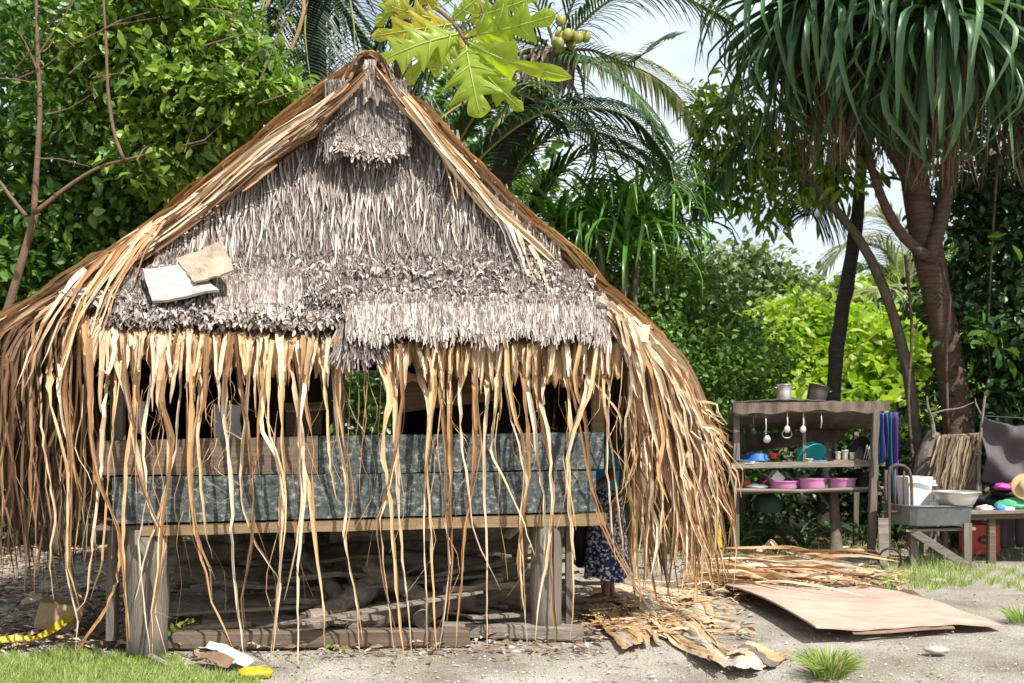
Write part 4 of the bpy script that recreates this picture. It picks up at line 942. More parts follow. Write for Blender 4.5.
part('roof_edge', MB().grid(lambda u, v: A_.lerp(B_, u) + Vector((0, -.015 - .01 * math.sin(u * 70), -(.115 + .015 * math.sin(u * 9) + .012 * math.sin(u * 31)) * v)), 60, 3, (0, .012, 0)), 'tarp', rack)
A2, B2 = P(714, 456, 13.0), P(838, 441, 12.9)
part('roof_flap', MB().grid(lambda u, v: D_.lerp(C_ * .2 + D_ * .0 + Vector(P(850, 427, 13.0)) * .8, u).lerp(A2.lerp(B2, u), v) + Vector((0, .03 * math.sin(u * 9), 0)), 16, 4, (0, .01, 0)), 'tarp', rack)
def pot(name, px, pyb, Y, r, h, m, label, cat, tilt=None, handle=0, rim=.008, flare=1.0, lid=False):
    c = P(px, pyb, Y); t = thing(name, label, cat, c); rot = Matrix.Rotation(tilt[0], 3, tilt[1]) if tilt else None
    pr = [(0, 0), (r * .9 / flare, 0), (r / flare, .012), (r / flare * .3 + r * .7, h * .6), (r, h), (r + rim, h + .004), (r + rim, h - .003), (r - .005, h - .004), (r / flare - .005, .016), (0, .012)]
    part('body', MB().lathe(c, pr, 28, rot), m, t, True)
    if handle:
        for s_ in ((-1, 1) if handle == 2 else (1,)):
            p0 = Vector((s_ * r, 0, h * .8)); 
            if handle == 2: pts = [p0 + Vector((0, -.03, 0)), p0 + Vector((s_ * .03, -.03, .01)), p0 + Vector((s_ * .03, .03, .01)), p0 + Vector((0, .03, 0))]
            else: pts = [p0, p0 + Vector((s_ * .10, 0, .02)), p0 + Vector((s_ * .2, 0, .03))]
            part('handle', MB().tube([c + (rot @ p if rot is not None else p) for p in pts], .008, 7), m, t, True)
    return t
def onshelf(px, Y, z): c = P(px, 430, Y); c.z = z; return 430 + (1.5 - z) / Y * 1000
zs1 = P(810, 465.5, 12.1).z + .016; zs2 = P(810, 491, 12.1).z + .016
def py_of(z, Y): return 430 + (1.5 - z) * 1000 / Y
pot('cooking_pot', 784, 403, 12.0, .088, .22, 'steel', 'tall shiny aluminium pot standing on the rack roof', 'pot', handle=2)
pot('cooking_pot', 815, 403, 12.0, .12, .21, 'sooty', 'dark soot stained pot tipped on the rack roof', 'pot', (.25, 'Y'), handle=2, flare=1.1)
# hanging tools
def ladle(px, y0, y1, label, m, bowl, bm=None, name='ladle'):
    t = thing(name, label, name, P(px, y1, 11.75)); 
    part('handle', MB().tube([P(px, y0, 11.78), P(px + .6, (y0 + y1) / 2, 11.75), P(px, y1 - 4, 11.75)], [.006, .007, .009], 6), bm or m, t, True)
    if bowl: part('bowl', MB().lathe(P(px + (1.5 if name == 'ladle' else 0), y1 - 3, 11.73), [(.0, -.035), (bowl * .6, -.03), (bowl, -.005), (bowl, .012), (bowl * .85, .03), (bowl * .4, .05), (0, .055)], 14, Matrix.Rotation(.25, 3, 'X'), (1, .45)), m, t, True)
ladle(765.5, 411, 443, 'steel ladle hanging under the rack roof', 'steel', .045)
ladle(787, 411, 433, 'white serving spoon hanging left of the middle rack post', 'cream', .036, name='spoon')
ladle(803, 411, 433, 'white serving spoon hanging on the middle rack post', 'cream', .036, name='spoon')
ladle(821, 411, 432, 'thin steel knife hanging at the right of the spoons', 'steel', 0, name='knife')
ladle(753, 411, 436, 'black spatula hanging at the left end of the rack', 'black', .035, name='spatula')
t = thing('whisk', 'small wire ring hanging behind the left white spoon', 'whisk', P(787, 437, 11.9))
part('ring', MB().tube([P(787 + 5 * math.cos(a), 434 + 4 * math.sin(a), 11.9) for a in np.linspace(0, 6.28, 14)], .004, 5), 'steel', t, True)
# crockery on the upper shelf
def bowl(name, px, z, Y, r, h, m, label, cat, rot=None, foot=.5, n=28, group=None, sc_=(1, 1)):
    c = P(px, 430, Y); c.z = z
    pr = [(0, 0), (r * foot, 0), (r * (foot + .15), h * .25), (r * .92, h * .85), (r, h), (r + .01, h), (r + .01, h - .006), (r * .9, h * .78), (r * foot, .012), (0, .01)]
    return single(name, MB().lathe(c, pr, n, rot, sc_), m, label, cat, group, smooth=True)
for k, (px, m, lb) in enumerate([(746, 'cream', 'lowest white plate in the stack on the upper shelf'), (748, 'steel', 'steel plate in the middle of the shelf stack'), (750, 'bluecloth', 'pale blue plate on top of the shelf stack')]):
    bowl('plate', px, zs1 + .018 * k, 11.95, .17, .02, m, lb, 'plate')
bowl('basin', 757, zs1 + .135, 12.15, .15, .085, 'blue', 'blue basin turned upside down at the left of the upper shelf', 'basin', Matrix.Rotation(math.pi, 3, 'X'), .75)
bowl('bowl', 773, zs1 + .06, 12.2, .075, .07, 'red', 'small orange red bowl beside the blue basin', 'bowl')
bowl('tray', 782, zs1 + .002, 11.95, .12, .02, 'steel', 'round steel tray between the blue and teal basins', 'tray')
bowl('basin', 806, zs1 + .16, 12.15, .19, .12, 'teal', 'teal basin standing tilted on its rim on the upper shelf', 'basin', Matrix.Rotation(2.25, 3, 'X') @ Matrix.Rotation(.35, 3, 'Y'), .7)
bowl('dish', 817, zs1 + .002, 12.0, .11, .05, 'bluecloth', 'pale blue dish leaning below the teal basin', 'dish')
bowl('cup', 809, zs1 + .002, 11.9, .04, .07, 'cream', 'white cup in front of the teal basin', 'cup', foot=.8, n=16)
t = thing('wooden_tray', 'flat wooden tray carrying the glasses on the upper shelf', 'tray', P(846, 464, 12.0))
part('board', MB().beam(P(831, 463.2, 11.95) + Vector((0, 0, .03)), P(862, 462.6, 11.95) + Vector((0, 0, .03)), .22, .02, .002), 'wood_tan', t)
for k, (px, r, h, lb) in enumerate([(838, .032, .10, 'dull glass at the left end of the wooden tray'), (845, .034, .12, 'bright steel cup in the middle of the wooden tray'), (852, .03, .09, 'small steel cup at the right end of the wooden tray')]):
    bowl('cup', px, zs1 + .055, 11.95, r, h, 'steel', lb, 'cup', foot=.8, n=16)
pan = thing('frying_pan', 'black frying pan leaning on edge at the right of the upper shelf', 'pan', P(864, 461, 12.05))
rt = Matrix.Rotation(-1.15, 3, 'Y') @ Matrix.Rotation(.5, 3, 'X')
part('pan_body', MB().lathe(P(862, 449, 12.1), [(0, 0), (.12, 0), (.15, .035), (.155, .035), (.125, -.006), (0, -.006)], 26, rt), 'black', pan, True)
part('handle', MB().tube([P(868, 442, 12.1), P(874, 431, 12.1)], .012, 7), 'black', pan, True)
dr = thing('dish_rack', 'silver wire dish rack at the right end of the upper shelf', 'dish rack', P(871, 461, 11.9))
for k in range(6): part('wire', MB().tube([P(863 + k * 2.4, 463, 11.85), P(867 + k * 2.2, 445 + k, 11.9), P(871 + k * 1.6, 463, 12.0)], .006, 5), 'steel', dr, True)
part('frame', MB().tube([P(861, 463.5, 11.8), P(880, 463, 11.8), P(880, 461, 12.1), P(861, 461, 12.1), P(861, 463.5, 11.8)], .007, 5), 'steel', dr, True)
# lower shelf
for px, w_, lb in ((783, .19, 'left pink basin on the lower shelf holding a white box'), (812, .185, 'middle pink basin on the lower shelf'), (842, .185, 'right pink basin beside the black pot')):
    bowl('pink_basin', px, zs2 + .006, 12.0, w_, .14 if px > 790 else .11, 'pink', lb, 'basin', foot=.78, sc_=(.92, .8), group='pink basins on the lower shelf')
def bx(name, c, size, m, label, cat, rz_=0, ry=0, th=None):
    rot = Matrix.Rotation(rz_, 3, 'Z') @ Matrix.Rotation(ry, 3, 'Y'); return single(name, MB().box(c, size, rot, .004), m, label, cat)
c = P(776, 478, 12.0); bx('white_box', c, (.15, .10, .12), 'white', 'white box tilted in the left pink basin', 'box', .3, .7)
bx('magenta_lid', P(766, 479, 12.05), (.16, .12, .012), 'magenta', 'magenta lid standing beside the white box', 'lid', .2, -.6)
bx('wooden_spatula', P(792, 479, 12.0), (.20, .03, .012), 'wood_tan', 'wooden spatula resting across the left pink basin', 'spatula', .1, .7)
crumple('cloth_bundle', (P(754, 487, 12).x, 11.95, zs2), (.14, .10, .045), 'zinc', 'crumpled grey cloth at the left of the lower shelf', 'cloth', 31, amp=.25)
crumple('orange_bag', (P(745, 487, 12.2).x, 12.15, zs2), (.07, .06, .07), 'orange', 'small orange brown bag at the left end of the lower shelf', 'bag', 32, amp=.25)
pot('black_pot', 868, py_of(zs2 + .004, 11.95), 11.95, .13, .15, 'black', 'wide black pot at the right end of the lower shelf', 'pot', handle=2, flare=1.15)
crumple('black_bag', (P(858, 470, 12.2).x, 12.2, zs2 + .02), (.12, .10, .12), 'black', 'black bag bulging behind the wide black pot', 'bag', 33, amp=.2)
t = crumple('net_bag', (P(768, 514, 12.1).x, 12.1, P(768, 513, 12.1).z), (.17, .12, .13), 'darknet', 'dark green net bag hanging under the lower shelf', 'bag', 34, amp=.14)
# striped towels over the rack's right end
def hangcloth(name, x0, x1, y0, y1, Y, cols, label, cat, folds=4, amp=.05, th=.006, wav=3):
    tw = thing(name, label, cat, P((x0 + x1) / 2, y1, Y)); n = len(cols)
    for k, m in enumerate(cols):
        f = lambda u, v: P(lerp(x0, x1, (k + u) / n) + v * .8 * math.sin(k) + .5 * math.sin(v * 6 + k + u), lerp(y0, y1 + wav * math.sin((k + u) * 2.1), v), Y) + Vector((0, amp * math.sin((k + u) / n * 6.28 * folds) * (.4 + v), 0))
        part('stripe', MB().grid(f, 5, 12, (0, th, 0)), m, tw, True)
    return tw
hangcloth('striped_towel', 879.5, 888, 413, 462, 11.5, ['navy', 'blue', 'purple', 'magenta', 'navy', 'deepteal'], 'blue and pink striped towel hanging on the right rack post', 'towel', 2)
hangcloth('striped_towel', 886, 898, 412, 503, 11.6, ['deepteal', 'navy', 'deepteal', 'blue', 'navy', 'purple', 'navy'], 'long blue and teal striped towel hanging behind the metal trolley frame', 'towel', 2)
crumple('yellow_sack', (P(714, 556, 11.5).x, 11.5, 0), (.10, .08, .27), 'yellow', 'yellow sack standing on the ground beyond the right corner of the hut', 'sack', 61, amp=.12)
# ---------------- trolley frame, tables
tr = thing('hand_trolley', 'rusty hand trolley frame standing against the metal trough', 'trolley', G(889, 572))
part('outer_frame', MB().tube(resample([P(889, 566, 10.9), P(889, 500, 10.95), P(889, 474, 11.0), P(892, 466, 11.0), P(900, 465, 11.0), P(907, 468, 11.0), P(911, 477, 11.0), P(912, 512, 10.95)], 24), .019, 8), 'rust', tr, True)
for px in (895, 904): part('inner_bar', MB().tube([P(px, 468, 11.02), P(px, 514, 10.95)], .013, 6), 'rust', tr, True)
part('cross_bar', MB().tube([P(881, 512, 10.95), P(912, 511, 10.95)], .011, 6), 'rust', tr, True)
part('side_board', MB().beam(P(884, 566, 10.8), P(883, 518, 10.85), .11, .02, .004), 'wood_grey', tr)
wc = G(890, 572); wc.z = .13
part('wheel', MB().tube([wc + Vector((.05 * math.cos(a) , .14 * math.sin(a) * 0 - .0, 0)) + Vector((.07 * math.cos(a), 0, .12 * math.sin(a))) for a in np.linspace(0, 6.283, 20)], .012, 8, cap=False), 'black', tr, True)
part('hub', MB().tube([wc + Vector((0, -.04, 0)), wc + Vector((0, .04, 0))], .03, 10), 'rust', tr, True)
tb = thing('low_table', 'low rough timber table with a diagonal brace under the metal trough', 'table', G(938, 570))
for (x, y0, y1, Y, w_) in ((914, 527, 563, 11.0, .085), (967, 523, 568, 10.85, .085), (921, 528, 553, 11.8, .06), (945, 530, 556, 11.75, .06)):
    a = P(x, y1, Y); a.z = -.02; part('leg', MB().beam(a, P(x, y0, Y), w_, w_ * .7, .004), 'wood_v', tb)
part('brace', MB().beam(P(912, 531, 10.93), P(970, 568, 10.72), .045, .085, .004), 'wood_grey', tb)
for k in range(4): part('table_board', MB().beam(P(903, 530, 11.0 + k * .22), P(972, 528, 10.98 + k * .22), .20, .03, .003), 'wood_grey', tb)
# trough: long grey metal bin with a rounded left end
tg = thing('metal_trough', 'long dented grey metal trough with a rounded left end on the low table', 'trough', P(933, 525, 10.9))
def trough(o, zt, zb):
    pts = []
    yb, yf = 11.62, 10.78
    for k in range(9): a = math.pi * .5 + math.pi * k / 8; pts.append((P(904, 510, 11.2).x + .20 * math.cos(a) * o, 11.2 + .40 * math.sin(a) * o))
    pts += [(P(972, 510, 10.8).x, 11.2 - .40 * o), (P(972, 510, 10.8).x, 11.2 + .40 * o)]
    return pts
zt = P(930, 507, 10.8).z; zb = P(930, 526, 10.8).z
mb = MB(); o_ = trough(1, 0, 0); i_ = trough(.95, 0, 0); b_ = trough(.88, 0, 0); n = len(o_)
Vv = [(x, y, zt + R.uniform(-.006, .006)) for x, y in o_] + [(x, y, zb) for x, y in b_] + [(x, y, zt - .004) for x, y in i_] + [(x, y, zt - .05) for x, y in i_]
mb.add(Vv, [(k, (k+1) % n, n + (k+1) % n, n + k) for k in range(n)] + [((k+1) % n, k, 2*n + k, 2*n + (k+1) % n) for k in range(n)] + [(2*n + (k+1) % n, 2*n + k, 3*n + k, 3*n + (k+1) % n) for k in range(n)], [(3*n, 3*n + k, 3*n + k + 1) for k in range(1, n - 1)] + [(n, n + k + 1, n + k) for k in range(1, n - 1)])
part('tub', mb, 'zinc', tg)
part('rim', MB().tube([Vector((x, y, zt + .006)) for x, y in o_ + o_[:1]], .012, 6, cap=False), 'zinc', tg, True)
bk = thing('white_bucket', 'tall square white plastic bucket on the back of the metal trough', 'bucket', P(913, 507, 11.5))
c = P(914, 507, 11.25); c.z = zt - .05
pr = [(0, 0), (.145, 0), (.168, .33), (.178, .33), (.178, .36), (.155, .36), (.138, .02), (0, .015)]
part('body', MB().lathe(c, [(r * 1.15, z) for r, z in pr], 4, Matrix.Rotation(math.pi / 4 + .12, 3, 'Z')), 'white', bk)
part('rim', MB().beam(c + Vector((-.13, -.165, .31)), c + Vector((.17, -.165, .31)), .02, .03, 0), 'white', bk)
part('handle', MB().box(c + Vector((.19, -.08, .27)), (.06, .03, .02)), 'white', bk)
pot('silver_basin', 956, py_of(zt + .012, 10.95), 10.95, .235, .145, 'steel', 'wide silver basin standing on the metal trough', 'basin', flare=1.3, rim=.02)
bt = thing('long_bench', 'long rough bench table reaching out of the picture at the right', 'table', P(1010, 560, 11.6))
for (x, Y) in ((991, 11.3), (1100, 11.2), (996, 12.4), (1100, 12.4)):
    a = P(x, 560, Y); a.z = -.02; part('leg', MB().beam(a, P(x, 516, Y), .08, .07, .004), 'wood_plank', bt)
for k in range(5): part('table_board', MB().beam(P(962, 512.5, 11.3 + k * .25), P(1130, 508, 11.2 + k * .25), .235, .03, .003), 'wood_grey', bt)
part('apron', MB().beam(P(968, 517, 11.25), P(1125, 512, 11.15), .03, .07, .003), 'wood_plank', bt)
zb2 = P(1010, 510, 11.8).z + .02
for (px, Y, s_, dz, m, lb, cat, sd2) in [
  (995, 11.9, (.22, .16, .09), 0, 'black', 'black heap of clothes at the back of the bench', 'clothes', 41),
  (1012, 11.7, (.20, .15, .07), .13, 'black', 'black shirt lying on top of the clothes heap', 'shirt', 42),
  (1003, 11.6, (.10, .09, .04), .23, 'magenta', 'magenta cloth on top of the black clothes', 'cloth', 43),
  (1017, 11.6, (.10, .08, .035), .25, 'orange', 'orange cloth draped beside the magenta one', 'cloth', 44),
  (1014, 11.4, (.17, .12, .06), .03, 'greencloth', 'green and white cloth bundle at the front of the heap', 'cloth', 45),
  (1001, 11.3, (.06, .05, .045), 0, 'bluecloth', 'small light blue cloth at the front of the bench', 'cloth', 46),
  (1007, 11.3, (.09, .05, .03), 0, 'white', 'white rag lying beside the blue cloth', 'rag', 47),
  (986, 11.4, (.10, .05, .035), 0, 'cream', 'pale rolled cloth at the left end of the bench', 'cloth', 48),
  (1050, 11.7, (.25, .2, .12), 0, 'cream', 'cream laundry pile beyond the straw hat', 'laundry', 49)]:
    crumple('clothes' if cat == 'clothes' else cat, (P(px, 430, Y).x, Y, zb2 + dz), s_, m, lb, cat, sd2, amp=.35, n=20)
hat = thing('straw_hat', 'round straw hat leaning on the clothes at the right edge', 'hat', P(1024, 495, 11.3))
part('brim', MB().lathe(P(1026, 487, 11.3), [(0, .0), (.15, .0), (.16, .006), (.15, .012), (0, .012)], 26, Matrix.Rotation(1.2, 3, 'X') @ Matrix.Rotation(-.3, 3, 'Y'), (1, 1)), 'straw', hat, True)
part('crown', MB().lathe(P(1026, 487, 11.3), [(.09, .0), (.08, .06), (.05, .075), (0, .08)], 20, Matrix.Rotation(1.2, 3, 'X') @ Matrix.Rotation(-.3, 3, 'Y')), 'straw', hat, True)
cr_ = thing('red_crate', 'faded red drinks crate standing under the bench', 'crate', P(979, 546, 12.0))
cc = P(979, 532, 12.0); cc.z = .20
for s_ in (-1, 1):
    part('side', MB().box(cc + Vector((0, s_ * .15, 0)), (.34, .02, .34)), 'redcrate', cr_); part('end', MB().box(cc + Vector((s_ * .16, 0, 0)), (.02, .28, .33)), 'redcrate', cr_)
part('bottom', MB().box(cc + Vector((0, 0, -.16)), (.29, .27, .02)), 'redcrate', cr_)
for dz in (-.10, .10, .165): part('rib', MB().box(cc + Vector((0, -.167, dz)), (.34, .012, .02)), 'redcrate', cr_)
part('oval_mark', MB().lathe(cc + Vector((0, -.166, 0)), [(0, 0), (.085, 0), (.085, .01), (0, .01)], 24, Matrix.Rotation(math.pi / 2, 3, 'X'), (1, .62)), 'black', cr_)
part('mark_bar', MB().box(cc + Vector((0, -.18, 0)), (.11, .006, .03)), 'redcrate', cr_)
# leaf screen, pole, grey cloth
M['screen'] = mat('screen_leaves', [(.10, .065, .04), (.20, .145, .09), (.30, .23, .15), (.42, .34, .24)], .7, 5, .3, .6, .5, streak=(90, 3))
sc_ = thing('leaf_screen', 'upright screen of brown dried leaves tied to a stick frame', 'screen', P(958, 500, 12.4))
part('top_stick', MB().tube([P(932, 437, 12.4), P(982, 434, 12.35)], .018, 7), 'wood_grey', sc_); part('side_stick', MB().tube([P(978, 434, 12.4), P(974, 560, 12.4)], .018, 7), 'wood_grey', sc_)
part('side_stick', MB().tube([P(937, 437, 12.4), P(938, 560, 12.4)], .018, 7), 'wood_grey', sc_)
for (y0, y1, nn) in ((436, 462, 90), (456, 485, 90), (476, 512, 90)):
    mb = MB(); k = nn; px = np.linspace(936, 977, k) + NR.normal(0, 1.5, k); S = 7; ts = np.linspace(0, 1, S)
    ln = (y1 - y0) * NR.uniform(.8, 1.25, k); sl = NR.normal(-7, 2, k)
    X = px[:, None] + sl[:, None] * ts + NR.normal(0, .25, (k, S)); Yp = y0 + NR.normal(0, 1, (k, 1)) + ln[:, None] * ts
    D = 12.35 - .02 * ts - NR.uniform(0, .06, (k, 1)); D = np.broadcast_to(D, X.shape)
    ribbons(mb, np.stack([(X - 512) / 1000 * D, D, 1.5 - (Yp - 430) / 1000 * D], -1), np.array([1, 1, 1, 1, .9, .7, .2]) * .026 * NR.uniform(.7, 1.3, (k, 1)), np.array([0, -1, 0]), .3, NR.normal(0, .4, (k, 1)) + NR.normal(0, .2, (k, S)))
    part('leaf_layer', mb, 'screen', sc_)
pl_ = thing('leaning_pole', 'thin crooked pole standing between the leaf screen and the grey cloth', 'pole', G(977, 552))
part('pole', MB().tube(resample([P(974, 556, 12.2), P(979, 470, 12.2), P(981, 430, 12.2), P(985, 396, 12.2)], 12), np.linspace(.028, .014, 12), 7, rough=.1), 'wood_grey', pl_)
part('twig', MB().tube([P(981, 414, 12.2), P(976, 404, 12.2), P(975, 398, 12.2)], [.012, .009, .005], 5), 'wood_grey', pl_)
gc = thing('grey_cloth', 'dark grey cloth sagging from a line at the right edge', 'cloth', P(1010, 485, 12.1))
def gcf(u, v):
    x = lerp(985, 1085, u) + 3 * v * math.sin(u * 3); y = lerp(417 + 9 * math.sin(math.pi * min(1, u * 1.6)) , 482 + 20 * u, v)
    return P(x, y, 12.1) + Vector((0, .05 * math.sin(u * 26 + v * 3) * (1 - .5 * v) + .07 * math.sin(v * 8 - u * 9), 0))
part('cloth', MB().grid(gcf, 50, 26, (0, .006, 0)), 'greycloth', gc, True)
part('line', MB().tube([P(984, 416, 12.1), P(1040, 419, 12.1), P(1090, 414, 12.1)], .006, 5), 'black', gc)
hangcloth('dark_cloth', 990, 1090, 514, 545, 12.4, ['greycloth'] * 4, 'dark cloth hanging below the bench at the right edge', 'cloth', 6, .04)
st = thing('tree_stump', 'thick rough palm stump standing beside the leaf screen', 'stump', G(922, 548))
pts = [P(924, 560, 12.7), P(923, 520, 12.7), P(925, 480, 12.7), P(929, 452, 12.7), P(934, 432, 12.7)]; pts[0].z = -.05
part('stump', MB().tube(resample(pts, 14), np.interp(np.linspace(0, 1, 14), [0, .2, .8, 1], [.24, .18, .13, .07]), 14, rough=.09), 'wood_grey', st)
single('thin_branch', MB().tube(resample([P(934, 436, 12.6), P(932, 420, 12.6), P(928, 408, 12.5), P(927, 396, 12.5)], 8), np.linspace(.03, .01, 8), 6), 'wood_grey', 'thin dead branch rising out of the stump', 'branch')
single('thin_branch', MB().tube(resample([P(932, 414, 12.6), P(945, 410, 12.6), P(960, 408, 12.6), P(974, 402, 12.6)], 8), np.linspace(.012, .005, 8), 6), 'wood_grey', 'thin twig running sideways from the dead branch to the pole', 'branch')
sp = thing('young_tree', 'slim young tree trunk growing under the rack with forked twigs', 'tree', G(835, 556))
pts = [G(836, 557), P(836, 530, 12.1), P(834, 505, 12.1), P(834, 488, 12.1)]
part('trunk', MB().tube(resample(pts, 10), np.linspace(.085, .05, 10), 10, rough=.05), 'bark', sp, True)
for (a, b, c_) in (((834, 512), (824, 500), (818, 492)), ((835, 506), (842, 497), (850, 490)), ((834, 500), (830, 490), (829, 480))):
    part('branch', MB().tube([P(*a, 12.1), P(*b, 12.1), P(*c_, 12.1)], [.022, .016, .01], 6), 'bark', sp, True)
for k in range(9):
    x = 765 + 8 * k + R.uniform(-2, 2); y = R.uniform(505, 545); L = R.uniform(15, 40)
    single('dead_stick', MB().tube([P(x, y, 12.9 + R.uniform(-.3, .5)), P(x + L, y + L * .6, 12.8), ], .012, 5), 'twig', ['first', 'second', 'third', 'fourth', 'fifth', 'sixth', 'seventh', 'eighth', 'ninth'][k] + ' dead brown stick from the left in the undergrowth below the rack', 'stick', 'dead sticks below the rack')
# ================================================================== person behind the strips
def person():
    base = P(606, 604, 8.62); base.z = 0
    root = thing('person', 'person in a blue top and dark patterned long skirt standing behind the strips', 'person', base)
    mat_simple('skin', (.20, .095, .055), .5, 0, .12); mat_simple('hair', (.012, .010, .009), .5); mat_simple('bluetop', (.10, .42, .75), .8)
    m = bpy.data.materials.new('patterned_skirt'); m.use_nodes = True; N = m.node_tree.nodes; L = m.node_tree.links; pb = N['Principled BSDF']; pb.inputs['Roughness'].default_value = .85
    tcx = N.new('ShaderNodeTexCoord'); vo = N.new('ShaderNodeTexVoronoi'); vo.inputs['Scale'].default_value = 34; rr = N.new('ShaderNodeValToRGB')
    rr.color_ramp.elements[0].position = .36; rr.color_ramp.elements[0].color = (.70, .70, .76, 1); rr.color_ramp.elements[1].position = .48; rr.color_ramp.elements[1].color = (.03, .036, .12, 1)
    nz = N.new('ShaderNodeTexNoise'); nz.inputs['Scale'].default_value = 30; mxn = N.new('ShaderNodeMix'); mxn.data_type = 'RGBA'; mxn.inputs['Factor'].default_value = .06
    L.new(tcx.outputs['Object'], mxn.inputs['A']); L.new(nz.outputs['Color'], mxn.inputs['B']); L.new(mxn.outputs['Result'], vo.inputs['Vector'])
    L.new(tcx.outputs['Object'], nz.inputs['Vector']); L.new(vo.outputs['Distance'], rr.inputs[0]); L.new(rr.outputs[0], pb.inputs['Base Color']); M['skirt'] = m
    # skeleton (facing -x, slightly to the camera)
    f = Vector((-.92, -.38, 0)).normalized(); s_ = Vector((-f.y, f.x, 0))
    def q(fw, sd_, z): return tuple(f * fw + s_ * sd_ + Vector((0, 0, z)))
    J = [(q(0, 0, .88), .13), (q(.01, 0, 1.02), .115), (q(.03, 0, 1.18), .125), (q(.04, 0, 1.30), .12), (q(.05, 0, 1.375), .055), (q(.07, 0, 1.43), .05), (q(.09, 0, 1.49), .085), (q(.095, 0, 1.56), .09), (q(.09, 0, 1.62), .055)]
    E = [(i, i + 1) for i in range(8)]
    def chain(par, pts):
        k = par
        for p, r in pts: J.append((p, r)); E.append((k, len(J) - 1)); k = len(J) - 1
        return k
    hands = []
    for sd_ in (-1, 1):
        chain(0, [(q(0, sd_ * .09, .82), .10), (q(.02 + sd_ * .03, sd_ * .10, .48), .062), (q(0 + sd_ * .06, sd_ * .10, .28), .056), (q(-.02 + sd_ * .08, sd_ * .10, .10), .036), (q(-.03 + sd_ * .08, sd_ * .10, .045), .038)])
        k = len(J) - 1; chain(k, [(q(.06 + sd_ * .08, sd_ * .105, .032), .034), (q(.13 + sd_ * .08, sd_ * .11, .02), .026), (q(.18 + sd_ * .08, sd_ * .11, .014), .014)])
        e = chain(3, [(q(.03, sd_ * .17, 1.31), .055), (q(.06, sd_ * .21, 1.08), .040), (q(.24, sd_ * .16, .96), .031), (q(.33, sd_ * .14, .98), .024), (q(.38, sd_ * .135, .985), .030)])
        hands.append((e, sd_))
    me = bpy.data.meshes.new('body'); me.from_pydata([j[0] for j in J], E, []); o = bpy.data.objects.new('body', me); C.objects.link(o)
    sk = o.modifiers.new('s', 'SKIN'); su = o.modifiers.new('u', 'SUBSURF'); su.levels = su.render_levels = 2
    for i, (p, r) in enumerate(J): me.skin_vertices[0].data[i].radius = (r, r)
    me.skin_vertices[0].data[0].use_root = True
    dg = bpy.context.evaluated_depsgraph_get(); dg.update(); m2 = bpy.data.meshes.new_from_object(o.evaluated_get(dg))
    bpy.data.objects.remove(o); m2.materials.clear(); m2.materials.append(M['skin'])
    m2.polygons.foreach_set('use_smooth', [True] * len(m2.polygons)); b = bpy.data.objects.new('body', m2); C.objects.link(b); b.parent = root
    for (e, sd_) in hands:
        hp = base + Vector(J[e][0])
        for k in range(4):
            a = hp + s_ * (.012 + (k - 1.5) * .018) ; ln = [.065, .078, .072, .055][k]
            part('finger', MB().tube([a, a + f * ln * .5, a + f * ln * .8 + Vector((0, 0, -.02)), a + f * ln * .9 + Vector((0, 0, -.04))], [.009, .0085, .008, .006], 7), 'skin', root, True)
        part('thumb', MB().tube([hp - f * .03 - s_ * sd_ * .025, hp - s_ * sd_ * .045 + Vector((0, 0, -.01)), hp + f * .03 - s_ * sd_ * .045 + Vector((0, 0, -.02))], [.011, .010, .007], 7), 'skin', root, True)
    hc = base + Vector(q(.09, 0, 1.545))
    rot = Matrix((( f.x, s_.x, 0), (f.y, s_.y, 0), (0, 0, 1)))
    part('hair', MB().lathe(hc - f * .018 + Vector((0, 0, .0)), [(.07, -.10), (.10, -.05), (.108, .02), (.095, .08), (.06, .112), (0, .125)], 20, rot, (1, .92)), 'hair', root, True)
    part('hair_bun', MB().lathe(hc - f * .12, [(0, -.045), (.035, -.03), (.048, 0), (.035, .03), (0, .045)], 14), 'hair', root, True)
    part('nose', MB().tube([hc + f * .09 + Vector((0, 0, .02)), hc + f * .115 + Vector((0, 0, -.018))], [.008, .014], 7), 'skin', root, True)
    for sd_ in (-1, 1):
        part('eye', MB().lathe(hc + f * .088 + s_ * sd_ * .032 + Vector((0, 0, .015)), [(0, -.010), (.010, 0), (0, .010)], 10), 'hair', root, True)
        part('ear', MB().lathe(hc + s_ * sd_ * .092 + Vector((0, 0, -.005)), [(0, -.03), (.013, -.015), (.015, .01), (0, .03)], 10), 'skin', root, True)
    part('mouth', MB().tube([hc + f * .094 - s_ * .022 + Vector((0, 0, -.045)), hc + f * .098 + Vector((0, 0, -.047)), hc + f * .094 + s_ * .022 + Vector((0, 0, -.045))], .005, 6), 'red', root, True)
    def skirt(u, v):
        a = u * 2 * math.pi; r = lerp(.150, .215, v ** .8) * (1 + .10 * v * math.sin(a * 7 + 2 * v) + .05 * v * math.sin(a * 3))
        return base + f * (math.cos(a) * r * .85) + s_ * (math.sin(a) * r) + Vector((0, 0, lerp(1.0, .20 + .02 * math.sin(a * 3), v)))
    part('skirt', MB().grid(skirt, 56, 24), 'skirt', root, True)
    def top(u, v):
        a = u * 2 * math.pi; r = pl(v, [0, .12, .5, .85, 1], [.075, .165, .165, .15, .165]); 
        return base + f * (.035 + math.cos(a) * r * .85) + s_ * (math.sin(a) * r * 1.12) + Vector((0, 0, lerp(1.385, .96, v) + .006 * math.sin(a * 9)))
    part('blouse', MB().grid(top, 40, 16), 'bluetop', root, True)
    for sd_ in (-1, 1):
        a = base + Vector(q(.03, sd_ * .13, 1.33)); b2 = base + Vector(q(.05, sd_ * .205, 1.13))
        part('sleeve', MB().tube([a, a.lerp(b2, .3), b2], [.07, .072, .062], 14, cap=False), 'bluetop', root, True)
